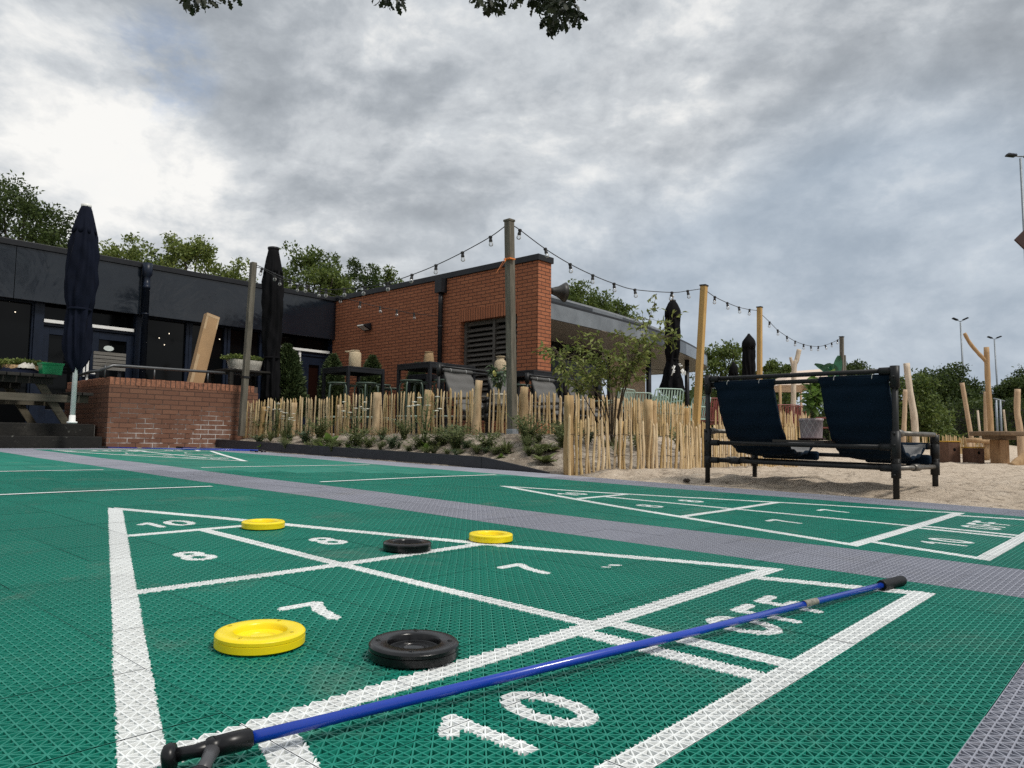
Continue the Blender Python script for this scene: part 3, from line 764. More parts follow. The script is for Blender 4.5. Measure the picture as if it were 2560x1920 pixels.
# ------------------------------------------------------------------ pavilion with the swept roof
def catmull(P, n=10):
    P = [Vector(p) for p in P]; P = [P[0] * 2 - P[1]] + P + [P[-1] * 2 - P[-2]]; out = []
    for i in range(1, len(P) - 2):
        for k in range(n):
            s = k / n; a, b, c, d = P[i - 1:i + 3]
            out.append(.5 * ((2 * b) + (c - a) * s + (2 * a - 5 * b + 4 * c - d) * s * s + (3 * b - a - 3 * c + d) * s ** 3))
    out.append(P[-2]); return out
crv = catmull([(.2, 14.1, 0), (.95, 14.95, 0), (2.98, 17.5, 0), (4.54, 19.9, 0), (6.0, 22.9, 0), (6.45, 24.4, 0), (6.2, 25.8, 0), (5.0, 26.9, 0)], 9)
def offs(c, d):
    out = []
    for i, p in enumerate(c):
        tg = (c[min(i + 1, len(c) - 1)] - c[max(i - 1, 0)]).normalized(); out.append(p + Vector((-tg.y, tg.x, 0)) * d)
    return out
def band(c, z0, z1, thick, mb=None):
    mb = mb or MB(); ci = offs(c, thick); n = len(c); vs = []
    for i in range(n): vs += [c[i] + Vector((0, 0, z0)), c[i] + Vector((0, 0, z1)), ci[i] + Vector((0, 0, z1)), ci[i] + Vector((0, 0, z0))]
    fs = [(i * 4 + k, (i + 1) * 4 + k, (i + 1) * 4 + (k + 1) % 4, i * 4 + (k + 1) % 4) for i in range(n - 1) for k in range(4)]
    fs += [(0, 1, 2, 3), ((n - 1) * 4 + 3, (n - 1) * 4 + 2, (n - 1) * 4 + 1, (n - 1) * 4)]
    return mb.add(vs, fs, 0, False)
M_ZINC = PM('glossy_grey_cladding', (.24, .25, .255), .20, metal=.8, var=.35, scale=1.4, rvar=.08, bmp=.0)
M_ZINC2 = PM('dark_glossy_cladding', (.045, .05, .055), .16, metal=.5, var=.4, scale=1.8, rvar=.06)
M_SOFF = PM('warm_grey_soffit', (.15, .145, .135), .5, var=.15)
M_BEIGE = PM('beige_panel', (.36, .29, .215), .7, var=.25, scale=2.5)
cr = thing('curved_pavilion', 'pavilion with a swept shiny grey roof edge and deep soffit beyond the orange brick wall', 'building', (2.5, 18.5, TERR))
for i0, i1 in ((0, 12), (12, 20), (20, 29), (29, 38), (38, 50), (50, len(crv) - 1)):
    seg = crv[i0:i1 + 1]
    band(seg, 2.88, 3.20, .04).build('fascia_panel', M_ZINC2 if i0 == 20 else M_ZINC, cr)
band(crv, 3.202, 3.25, .45).build('roof_edge', M_BLACK, cr)
up = offs(crv, .55)[:34]
for k_, (i0, i1) in enumerate(((0, 10), (10, 15), (15, 19), (19, 25), (25, 33))): band(up[i0:i1 + 1], 3.252, 3.50, .04).build('upper_fascia_panel', (M_ZINC, M_ZINC2, M_ZINC, M_ZINC2, M_ZINC)[k_], cr)
band(up, 3.502, 3.545, .5).build('upper_roof_edge', PM('pale_roof_edge', (.32, .33, .34), .35, metal=.6), cr)
band(offs(crv, .041), 2.90, 2.94, 2.6).build('soffit', M_SOFF, cr)
inn = offs(crv, 2.0)
band(inn[:26], TERR - .2, 2.90, .1).build('glazing', M_GLASS, cr)
band(inn[27:44], 1.1, 2.90, .1).build('panel', M_BEIGE, cr)
band(inn[27:44], TERR - .2, 1.1, .09).build('plinth', M_DEEP, cr)
for k in (3, 9, 15, 21, 27):
    p = inn[k] - Vector((.05, .05, 0)); b_ = MB(); b_.lathe((p.x, p.y, 0), [(.05, TERR), (.05, 2.9)], 10); b_.build('mullion', M_BLACK, cr)
for px, y0 in ((1718, 22.0), (1622, 19.4)):
    p = W(px, 1000, y0); b_ = MB(); b_.lathe((p.x, p.y, 0), [(.07, TERR), (.07, 2.9)], 12); b_.build('post', M_BLACK, cr)
# ------------------------------------------------------------------ timber
def wood_mat(name, lo, hi, rough=.75, scale=3, objvar=.12, bmp=.35, knots=True, axis=2):
    m, t, b, oc = newmat(name)
    st = [7, 7, 7]; st[axis] = .8
    v = t.scale(oc, tuple(st))
    oi = t.new('ShaderNodeObjectInfo')
    ad = t.new('ShaderNodeVectorMath', operation='ADD'); t.l.new(v, ad.inputs[0])
    cm = t.new('ShaderNodeCombineXYZ', ins={0: t.math('MULTIPLY', oi.outputs['Random'], 40), 1: t.math('MULTIPLY', oi.outputs['Random'], 17), 2: t.math('MULTIPLY', oi.outputs['Random'], 9)})
    t.l.new(cm.outputs[0], ad.inputs[1]); v = ad.outputs[0]
    n = t.noise(v, scale, 7, .62, .8)
    c = t.ramp(n, [(.28, lo), (.52, tuple((a + b2) / 2 for a, b2 in zip(lo, hi))), (.72, hi)])
    if knots:
        k = t.ramp(t.noise(v, scale * .55, 3, .5), [(.66, (0, 0, 0)), (.74, (1, 1, 1))])
        c = t.mix(t.math('MULTIPLY', k, .55), c, tuple(x * .35 for x in lo))
    h = t.new('ShaderNodeHueSaturation'); t.l.new(c, h.inputs['Color'])
    t.l.new(t.math('MULTIPLY_ADD', oi.outputs['Random'], 2 * objvar, 1 - objvar), h.inputs['Value'])
    t.l.new(t.math('MULTIPLY_ADD', oi.outputs['Random'], -.3, 1.12), h.inputs['Saturation'])
    t.l.new(h.outputs[0], b.inputs['Base Color']); b.inputs['Roughness'].default_value = rough; b.inputs['Specular IOR Level'].default_value = .25
    if bmp: bump(t, b, n, bmp, .008)
    return m
M_PICK = wood_mat('split_chestnut', (.36, .235, .11), (.74, .57, .32), objvar=.2)
M_FPOST = wood_mat('peeled_post', (.26, .165, .08), (.60, .43, .23), objvar=.12)
M_GPOST = wood_mat('weathered_grey_post', (.075, .068, .054), (.20, .182, .148), scale=4)
M_YPOST = wood_mat('fresh_pine_post', (.38, .235, .085), (.56, .375, .155), scale=3)
M_LOG = wood_mat('peeled_robinia_log', (.33, .21, .12), (.57, .405, .245), scale=2.2)
M_PLOG = wood_mat('pale_birch_log', (.42, .33, .24), (.70, .60, .48), scale=3)
M_WIRE = PM('rusty_wire', (.06, .045, .035), .6, metal=.5)

def picket_mesh(L, r, name='picket'):
    b_ = MB(); n = 6; bend = rnd.uniform(-.012, .012); b2 = rnd.uniform(-.008, .008); pts = []; rs = []
    K = 9
    for i in range(K):
        f = i / (K - 1)
        pts.append((bend * math.sin(f * PI) + b2 * math.sin(f * 2 * PI), b2 * math.sin(f * PI), L * f))
        rs.append(r * (1.0 - .12 * f) * rnd.uniform(.9, 1.1))
    rs[-1] = r * .22; rs[-2] = r * .8; pts[-2] = (pts[-2][0], pts[-2][1], L * .945)
    b_.tube(pts, rs, n, jit=.25)
    me = bpy.data.meshes.new(name); me.from_pydata([tuple(p) for p in b_.v], [], b_.f); me.materials.append(M_PICK)
    me.polygons.foreach_set('use_smooth', [False] * len(b_.f)); me.update(); return me
PICKS = [picket_mesh(.66, rnd.uniform(.0105, .018)) for _ in range(14)]
def walk(poly, d0=0):
    L = [0]
    for a, b in zip(poly[:-1], poly[1:]): L.append(L[-1] + (b - a).length)
    def at(s):
        for i in range(len(poly) - 1):
            if s <= L[i + 1] or i == len(poly) - 2:
                f = (s - L[i]) / (L[i + 1] - L[i]); return poly[i].lerp(poly[i + 1], f), (poly[i + 1] - poly[i]).normalized()
    return L[-1], at
def fence(label, poly, tops, step, posts, group='chestnut paling fences', sc=1.0, wires=(.16, .40), maxn=100):
    """poly: foot points; tops: height at each foot point; posts: list of (s, radius, height, lean, offset)"""
    tot, at = walk(poly); seg = [0]
    for a, b in zip(poly[:-1], poly[1:]): seg.append(seg[-1] + (b - a).length)
    hh = lambda s: float(np.interp(s, seg, tops))
    r = thing('paling_fence', label, 'fence', at(tot / 2)[0], RZ, group)
    R_ = rootM(r).inverted()
    s = .03; n = 0
    while s < tot - .02 and n < maxn:
        p, tg = at(s); h = hh(s) * rnd.uniform(.93, 1.05)
        o = bpy.data.objects.new('picket', PICKS[rnd.randrange(len(PICKS))]); COL.objects.link(o); o.parent = r
        lean = rnd.gauss(0, .035); nrm = Vector((-tg.y, tg.x, 0))
        M_ = Matrix.Translation(p + nrm * rnd.uniform(-.012, .012) - Vector((0, 0, .02))) @ Matrix.Rotation(lean, 4, nrm) @ Matrix.Rotation(rnd.uniform(0, 6.28), 4, 'Z') @ Matrix.Diagonal((sc * rnd.uniform(.8, 1.2), sc * rnd.uniform(.8, 1.2), h / .66, 1))
        o.matrix_local = R_ @ M_
        s += step * rnd.uniform(.72, 1.28); n += 1
    for k in wires:
        b_ = MB(); pts = []
        for i in range(int(tot / .06) + 1):
            p, tg = at(min(tot, i * .06)); pts.append(p + Vector((0, 0, hh(min(tot, i * .06)) * k / .6 + .008 * math.sin(i * 1.9))) + Vector((-tg.y, tg.x, 0)) * (.017 * math.sin(i * 2.6)))
        b_.tube(pts, .0028, 5); b_.build('wire', M_WIRE, r)
    for (s, rad, h, lean, off) in posts:
        p, tg = at(s); nrm = Vector((-tg.y, tg.x, 0)); p = p + nrm * off - Vector((0, 0, .05)); b_ = MB(); K = 8; pts = []; rs = []
        for i in range(K):
            f = i / (K - 1); pts.append(p + tg * (lean * f * h) + Vector((rnd.uniform(-.006, .006), rnd.uniform(-.006, .006), (h + .05) * f))); rs.append(rad * .86 * (1.05 - .12 * f) * rnd.uniform(.95, 1.05))
        b_.tube(pts, rs, 12, jit=.06); b_.build('post', M_FPOST, r)
    return r
def FP(px, py, Y): return W(px, py, Y)
def hgt(px, y0, y1, Y): return (y1 - y0) * Y / FPX
# fence along the bank: (px, top y, Y)
up_ = [(606, 1000, 11.45), (720, 992, 10.9), (860, 984, 10.25), (1000, 976, 9.5), (1140, 970, 8.95), (1285, 973, 8.6)]
def fpoly(lst, zfun):
    P, T = [], []
    for px, ty, Y in lst:
        top = W(px, ty, Y); z = zfun(top); P.append(Vector((top.x, top.y, z))); T.append(top.z - z)
    return P, T
P1, T1 = fpoly(up_, lambda p: max(ground_z(p), .44) - .01)
def sat(poly, px):                                        # arc length at which the fence passes a pixel column
    tot, at = walk(poly); best = min(range(0, 400), key=lambda i: abs(proj(at(tot * i / 400)[0])[0] - px)); return tot * best / 400
def proj(p):
    w = Vector(p) - CAM; x, y, z = w.dot(c2w((1, 0, 0))), w.dot(c2w((0, 1, 0))), w.dot(c2w((0, 0, 1)))
    return CX + FPX * x / z, CY + FPX * y / z
ph = lambda y0, y1, Y: (y1 - y0) * Y / FPX
fence('chestnut paling fence on the planted bank, from the garden wall to the tall grey pole', P1, T1, .0525,
      [(sat(P1, 655), .042, ph(1002, 1076, 11.2), .14, -.03), (sat(P1, 735), .055, ph(996, 1080, 10.8), .03, -.03), (sat(P1, 845), .05, ph(990, 1066, 10.3), .03, .02),
       (sat(P1, 945), .062, ph(986, 1092, 9.7), .04, -.05), (sat(P1, 1068), .058, ph(980, 1092, 9.1), .08, -.05), (sat(P1, 1196), .052, ph(970, 1108, 8.6), .10, -.10)])
up2 = [(1290, 972, 8.6), (1380, 976, 8.95), (1470, 984, 9.7), (1560, 991, 10.5), (1650, 999, 11.8), (1745, 1008, 13.3)]
P2, T2 = fpoly(up2, lambda p: max(ground_z(p), .40) - .01)
fence('chestnut paling fence behind the young tree, ending at the near yellow pine pole', P2, T2, .060,
      [(sat(P2, 1303), .056, ph(973, 1095, 8.5), .0, -.05), (sat(P2, 1545), .06, ph(994, 1090, 10.4), .02, .03), (sat(P2, 1634), .06, ph(996, 1090, 11.5), .02, .0), (sat(P2, 1715), .06, ph(1008, 1085, 12.9), .05, .0)])
lo_ = [(1418, 1036, 6.72), (1500, 1040, 6.9), (1600, 1046, 7.15), (1700, 1051, 7.5), (1745, 1052, 8.0), (1800, 1054, 8.7), (1880, 1052, 9.4), (1990, 1050, 10.6)]
P3, T3 = fpoly(lo_, lambda p: ground_z(p) - .01)
T3 = [max(.42, min(t_, .62)) for t_ in T3]
fence('nearest chestnut paling fence at the court edge, left of the dark blue lounger', P3, T3, .056,
      [(sat(P3, 1430), .056, ph(981, 1181, 6.75), .0, .05), (sat(P3, 1636), .05, ph(1000, 1172, 7.3), -.03, .06), (sat(P3, 1560), .03, ph(1052, 1172, 7.1), .0, .05)])
far_ = [(1790, 1014, 13.8), (1880, 1018, 14.2), (1960, 1026, 14.6), (2040, 1034, 15.4)]
P4, T4 = fpoly(far_, lambda p: .12)
fence('rear chestnut paling fence in front of the coral chairs', P4, T4, .05, [])
ff_ = [(2180, 1076, 19.5), (2262, 1079, 19.7), (2345, 1083, 20), (2420, 1091, 21), (2475, 1096, 22.5)]
P5, T5 = fpoly(ff_, lambda p: .02)
fence('far chestnut paling fence across the sand behind the two stools', P5, T5, .10, [(sat(P5, 2338), .05, .62, .0, -.05), (sat(P5, 2412), .05, .6, 0, -.05)], sc=1.3)

kb = thing('concrete_kerb', 'rough concrete kerb under the fence, left of the tall grey pole', 'kerb', W(1205, 1102, 8.75), RZ)
b_ = MB(); b_.bar(W(1085, 1096, 9.15), W(1222, 1100, 8.62), .09, .10); b_.build('block', PM('rough_concrete', (.20, .19, .17), .9, var=.35, scale=9, bmp=.5), kb, bevel=.008)
b_ = MB(); b_.bar(W(1224, 1099, 8.61), W(1272, 1101, 8.42), .10, .12); b_.build('block', bpy.data.materials['rough_concrete'], kb, bevel=.008)
# ------------------------------------------------------------------ poles with string lights
def pole(label, top, bot, Y0, Y1, w, mat, cap=True):
    p, q = W(*bot, Y0), W(*top, Y1)
    r = thing('light_pole', label, 'pole', p, RZ, 'square timber poles carrying the string lights')
    ax = (q - p).normalized(); b_ = MB(); x = (HU - ax * HU.dot(ax)).normalized(); y = ax.cross(x)
    b_.box((p + q) / 2 - ax * .05, (w, w, (q - p).length + .1), (x, y, ax)); b_.build('post', mat, r, bevel=.006)
    return r, p, q, (x, y, ax)
r1, p1b, p1t, a1_ = pole('tall weathered grey pole with an orange ribbon, in front of the orange brick wall', (1273, 552), (1281, 1104), 8.25, 8.25, .085, M_GPOST)
b_ = MB(); b_.box(p1t, (.10, .10, .025), a1_); b_.build('cap', M_GPOST, r1, bevel=.004)
b_ = MB(); b_.box(p1b + a1_[2] * .06 + a1_[1] * .0, (.098, .098, .16), a1_); b_.build('post_shoe', PM('galvanised_steel', (.36, .38, .41), .4, metal=.7), r1, bevel=.003)
r2, p2b, p2t, a2_ = pole('leaning weathered grey pole strapped to the railing of the brick garden wall', (634, 656), (604, 1074), 11.2, 11.2, .082, M_GPOST)
b_ = MB(); b_.box(p2b.lerp(p2t, .31), (.10, .10, .03), a2_); b_.build('strap', M_BLACK, r2)
r3, p3b, p3t, a3_ = pole('yellow pine pole nearest the dark blue bench, at the fence corner', (1760, 714), (1740, 1078), 10.6, 10.6, .085, M_YPOST)
b_ = MB(); b_.box(p3t, (.098, .098, .02), a3_); b_.build('cap', M_BLACK, r3)
r4, p4b, p4t, a4_ = pole('yellow pine pole beside the small black closed parasol', (1899, 768), (1899, 1040), 14.2, 14.2, .085, M_YPOST)
b_ = MB(); b_.box(p4t, (.10, .10, .02), a4_); b_.build('cap', M_BLACK, r4)
r5, p5b, p5t, a5_ = pole('distant grey pole at the far end of the string lights', (2104, 842), (2107, 1060), 19.0, 19.0, .09, M_GPOST)
b_ = MB(); b_.box(p5t, (.11, .11, .02), a5_); b_.build('cap', M_BLACK, r5)
r6, p6b, p6t, a6_ = pole('short distant grey pole standing right behind the farthest light pole', (2110, 888), (2113, 1060), 21.0, 21.0, .085, M_GPOST)
# orange ribbon tied to the tall pole
M_RIB = PM('orange_ribbon', (.62, .17, .025), .5)
b_ = MB(); c = W(1274, 648, 8.2); b_.box(c, (.094, .094, .014), a1_)
b_.add([c + Vector((-.045, -.05, .005)), c + Vector((-.06, -.05, -.02)), W(1241, 682, 8.1), W(1244, 678, 8.1)], [(0, 1, 2, 3)])
b_.add([c + Vector((-.045, -.052, .0)), c + Vector((-.04, -.05, -.03)), W(1250, 672, 8.12), W(1262, 655, 8.12)], [(0, 1, 2, 3)])
rb = b_.build('ribbon', M_RIB, None, loc=c); tag(rb, 'frayed orange ribbon tied round the tall grey pole', 'ribbon')
so_ = rb.modifiers.new('solid', 'SOLIDIFY'); so_.thickness = .003

M_CABLE = PM('black_cable', (.012, .012, .013), .6)
def bulb_mat():
    m = bpy.data.materials.new('clear_bulb_glass'); m.use_nodes = True; t = NT(m.node_tree); b = t.n['Principled BSDF']
    b.inputs['Base Color'].default_value = (.4, .4, .39, 1); b.inputs['Roughness'].default_value = .03; b.inputs['Specular IOR Level'].default_value = .8
    tr = t.new('ShaderNodeBsdfTransparent'); mx = t.new('ShaderNodeMixShader'); fr = t.new('ShaderNodeFresnel'); fr.inputs[0].default_value = 1.6
    t.l.new(t.math('MULTIPLY_ADD', fr.outputs[0], .9, .06), mx.inputs[0]); t.l.new(tr.outputs[0], mx.inputs[1]); t.l.new(b.outputs[0], mx.inputs[2])
    t.l.new(mx.outputs[0], t.n['Material Output'].inputs[0]); return m
M_BULB = bulb_mat()
def _socket():
    b_ = MB(); b_.lathe((0, 0, 0), [(.012, .012), (.022, .006), (.022, -.012), (.016, -.02), (.021, -.045), (.021, -.058)], 10)
    me = bpy.data.meshes.new('bulb_socket'); me.from_pydata([tuple(p) for p in b_.v], [], b_.f); me.materials.append(M_CABLE); return me
def _bulb():
    b_ = MB(); b_.lathe((0, 0, 0), [(.012, -.055), (.018, -.064), (.026, -.082), (.026, -.094), (.018, -.108), (.0005, -.114)], 12)
    me = bpy.data.meshes.new('bulb'); me.from_pydata([tuple(p) for p in b_.v], [], b_.f, ); me.polygons.foreach_set('use_smooth', b_.sm); me.materials.append(M_BULB); return me
SOCK, BULB = _socket(), _bulb()
def string(label, ends, bulbs, Y0, Y1, sc=1.0, r=.0055):
    (xa, ya), (xb, yb) = ends
    Yf = lambda px: 1 / (1 / Y0 + (1 / Y1 - 1 / Y0) * (px - xa) / (xb - xa))
    pts = [(xa, ya)] + list(bulbs) + [(xb, yb)]
    pw = [W(x, y, Yf(x)) for x, y in pts]
    rt = thing('string_light', label, 'string lights', pw[0], 0, 'string lights hung from pole to pole')
    b_ = MB(); b_.tube(catmull(pw, 6), r, 6); b_.build('cable', M_CABLE, rt)
    for p in pw[1:-1]:
        o = bpy.data.objects.new('bulb_socket', SOCK); COL.objects.link(o); o.parent = rt
        o.location = p - pw[0]; o.rotation_euler = (rnd.gauss(0, .12), rnd.gauss(0, .12), 0); o.scale = (sc,) * 3
        g = bpy.data.objects.new('bulb', BULB); COL.objects.link(g); g.parent = o
    return rt
string('string of bulbs linking the leaning grey pole and the tall grey pole', ((641, 662), (1266, 563)), [(687, 684), (725, 700), (768, 714), (815, 724), (861, 722), (913, 718), (970, 707), (1030, 687), (1090, 663), (1156, 631), (1226, 592)], 11.2, 8.25)
string('string of bulbs sagging across the orange brick wall to its downpipe', ((641, 668), (1105, 791)), [(655, 672), (700, 697), (744, 713), (799, 727), (853, 742), (901, 756), (950, 768), (992, 776), (1035, 784)], 11.2, 14.0)
string('string of bulbs falling from the tall grey pole to the near yellow pole', ((1281, 563), (1753, 722)), [(1300, 575), (1363, 622), (1425, 660), (1482, 688), (1535, 709), (1587, 724), (1680, 731), (1719, 727)], 8.25, 10.6)
string('string of bulbs between the two yellow pine poles', ((1767, 728), (1892, 776)), [(1787, 742), (1818, 757), (1847, 768), (1874, 774)], 10.6, 14.2)
string('string of bulbs sagging from the farther yellow pole to the distant grey pole', ((1906, 788), (2099, 846)), [(1924, 805), (1944, 825), (1967, 841), (1988, 853), (2009, 861), (2027, 865), (2046, 866), (2063, 863), (2079, 857), (2094, 850)], 14.2, 19.0)
# ------------------------------------------------------------------ discs and cues on the court
def disc_mat(name, col, rough):
    m, t, b, oc = newmat(name); n = t.noise(oc, 30, 6, .7); n2 = t.noise(t.scale(oc, (1, 9, 1)), 60, 3, .6)
    c = t.mix(t.math('MULTIPLY', t.ramp(n, [(.5, (0, 0, 0)), (.8, (1, 1, 1))]), .3), (*col, 1), tuple(min(1, x * .6 + .02) for x in col)); t.l.new(c, b.inputs['Base Color'])
    t.l.new(t.math('MULTIPLY_ADD', n2, .25, rough - .14), b.inputs['Roughness']); b.inputs['Specular IOR Level'].default_value = .42
    bump(t, b, n2, .04, .004); return m
M_RUB = PM('black_rubber', (.008, .008, .009), .5, spec=.25); M_YELD = PM('shaded_yellow_plastic', (.62, .46, .005), .5)
M_YEL = disc_mat('yellow_plastic', (.86, .66, .008), .34); M_BLK = disc_mat('black_plastic', (.0035, .0035, .004), .24)
def disc(label, s, v, mat, rot):
    T_ = MC @ Matrix.Translation((s + S0, v, float(und(s, v)) + .0012)) @ Matrix.Rotation(rot, 4, 'Z')
    r = thing('shuffle_disc', label, 'disc', M=T_, group='shuffleboard discs on the near court')
    b_ = MB(); R = .0765; H = .0255
    pr_ = [(R - .004, 0), (R, .003), (R, .0145), (R - .0012, .0152), (R, .0160), (R, H - .004), (R - .003, H - .0007), (R - .006, H), (.047, H), (.0455, H - .001), (.0445, H - .004),
           (.043, H - .011), (.041, H - .0125), (.028, H - .0135), (.0265, H - .0118), (.025, H - .0135), (.019, H - .0135), (.0175, H - .0105), (.013, H - .0095), (.0005, H - .0085)]
    b_.lathe((0, 0, 0), pr_, 56, smooth=True)
    o = b_.build('disc_body', mat, r, local=True)
    es = o.modifiers.new('edge', 'EDGE_SPLIT'); es.split_angle = math.radians(38)
    b_ = MB()
    for k in range(4):
        a = k * PI / 2 + .3; b_.lathe((.061 * math.cos(a), .061 * math.sin(a), 0), [(.0052, H - .0002), (.0047, H + .0006), (.0030, H + .0006), (.0022, H - .0008), (.0002, H - .0008)], 14)
    b_.build('screw_cap', mat, r, local=True)
    b_ = MB()
    for k in range(4):
        a = k * PI / 2 + .3; b_.lathe((.061 * math.cos(a), .061 * math.sin(a), 0), [(.0034, H + .00075), (.0002, H + .0008)], 12)
    b_.build('screw_hole_shade', M_RUB if mat is M_BLK else M_YELD, r, local=True)  # discs on top of the caps, the holes' shade painted as darker colour
    return r
disc('large looking yellow disc beside the near number seven', -1.0, .695, M_YEL, .2)
disc('black disc near the thick white base line, right of the nearest yellow disc', -.765, .848, M_BLK, .5)
disc('yellow disc on the white line at the tip of the triangle', -2.305, 1.435, M_YEL, 1.0)
disc('black disc on the cross line between the numbers eight and seven', -1.615, 1.545, M_BLK, 1.4)
disc('yellow disc on the far edge line of the triangle, right of the small black disc', -1.578, 1.892, M_YEL, 2.2)

M_BLUE = PM('blue_lacquered_aluminium', (.004, .040, .36), .26, var=.06, coat=.4)
M_FORK = PM('black_fork_plastic', (.006, .006, .007), .32, spec=.35); M_FORK2 = PM('grey_worn_plastic', (.06, .06, .064), .35)
M_LAB = PM('worn_silver_label', (.26, .24, .20), .4, var=.5, scale=120, metal=.3)
def cue(label, head, tail, hz_head, a1v, a2v, group='shuffleboard cues lying on the court'):
    """head/tail: (s, v) of the shaft ends"""
    hd, tl = Vector((head[0] + S0, head[1], hz_head)), Vector((tail[0] + S0, tail[1], .016))
    r = thing('shuffle_cue', label, 'cue', M=MC @ Matrix.Translation((hd + tl) / 2), group=group)
    base = (hd + tl) / 2
    def L(p): return Vector(p) - base
    ax = (tl - hd).normalized(); R = .0074
    hb = tl - ax * .125
    b_ = MB(); b_.tube([L(hd), L(hd.lerp(hb, .5) - Vector((0, 0, .002))), L(hb)], R, 20); b_.build('shaft', M_BLUE, r, local=True)
    b_ = MB(); n = 22; pts = [hb + ax * (.125 * i / n) for i in range(n + 1)]
    b_.tube([L(p) for p in pts], [.0125] + [.0125 + (.0009 if i % 2 else 0) for i in range(1, n - 1)] + [.0135, .0118], 18); b_.build('grip', M_RUB, r, local=True)
    lp = hd.lerp(hb, .765)
    b_ = MB(); b_.tube([L(lp), L(lp + ax * .055)], R + .0005, 20, cap=False); b_.build('label_band', M_LAB, r, local=True)
    # forked head: sleeve, two arms, rounded feet
    sl_ = hd - ax * .030
    b_ = MB(); b_.tube([L(hd + ax * .012), L(hd + ax * .010), L(hd - ax * .008), L(sl_)], [.0095, .0115, .0118, .0112], 16)
    k = L(sl_)
    b_.lathe(k, [(.002, -.010), (.009, -.009), (.0115, 0), (.009, .009), (.002, .010)], 16)
    b_.build('fork_socket', M_FORK, r, local=True)
    for av, mat in ((a1v, M_FORK), (a2v, M_FORK2)):
        av = Vector(av); e = sl_ + av; d = av.normalized()
        b_ = MB(); b_.tube([L(sl_), L(sl_.lerp(e, .5)), L(e)], [.0095, .0072, .0078], 14); o = b_.build('fork_arm', mat, r, local=True)
        b_ = MB(); b_.tube([L(e - d * .005), L(e - d * .003), L(e + d * .002), L(e + d * .008), L(e + d * .011)], [.0075, .0130, .0145, .0130, .008], 18); b_.build('foot', M_FORK, o, local=True)
    return r
def CP(px, py, h):
    d = D(px, py); t_ = (NN.dot(ORG) + h - NN.dot(CAM)) / NN.dot(d); p = MC.inverted() @ (CAM + d * t_); return Vector((p.x - S0, p.y, h))
hd_ = CP(602, 1851, .024); tl_ = CP(2256, 1451, .016); jn = hd_ - (tl_ - hd_).normalized() * .030
f1 = CP(432, 1890, .017) - jn; f2 = CP(498, 1945, .013) - jn
cue('long blue cue lying slantwise across the near court past the word OFF', (hd_.x, hd_.y), (tl_.x, tl_.y), .024, f1, f2)
cue('blue cue at the far end of the court, its grip nearest the steps', (-9.0, 5.02), (-10.42, 3.62), .02, (.05, .01, -.005), (.02, .05, -.005))
cue('blue cue at the far end of the court, lying closest to the black edging board', (-8.85, 5.06), (-10.35, 4.62), .03, (.05, -.015, -.01), (.045, .035, -.01))
# ------------------------------------------------------------------ pipe-frame double loungers
def fabric_mat(name, col, backcol):
    m, t, b, oc = newmat(name)
    g = t.new('ShaderNodeNewGeometry'); n = t.noise(oc, 5, 6, .6); w = t.noise(oc, 160, 2, .6)
    f = t.mix(t.math('MULTIPLY', n, .35), (*col, 1), tuple(x * .72 for x in col)); k = t.mix(t.math('MULTIPLY', n, .5), (*backcol, 1), tuple(x * .55 for x in backcol))
    # the two faces of the cloth carry their own colour
    at = t.new('ShaderNodeAttribute'); at.attribute_name = 'face_side'
    t.l.new(t.mix(at.outputs['Fac'], f, k), b.inputs['Base Color']); b.inputs['Roughness'].default_value = .85; b.inputs['Specular IOR Level'].default_value = .12
    bump(t, b, t.math('ADD', w, t.math('MULTIPLY', n, 1.5)), .25, .006); return m
M_PIPE = PM('dark_scaffold_pipe', (.016, .0165, .017), .45, metal=.3, var=.3, scale=9, spec=.35)
M_PIPEW = PM('worn_scaffold_pipe', (.14, .13, .115), .45, metal=.6, var=.35, scale=14)
M_FNAVY = fabric_mat('grey_and_navy_cloth', (.19, .19, .19), (.005, .015, .030))
M_FGREY = fabric_mat('grey_cloth', (.135, .133, .13), (.11, .11, .108))
M_TIE = PM('white_cable_tie', (.5, .5, .48), .4)
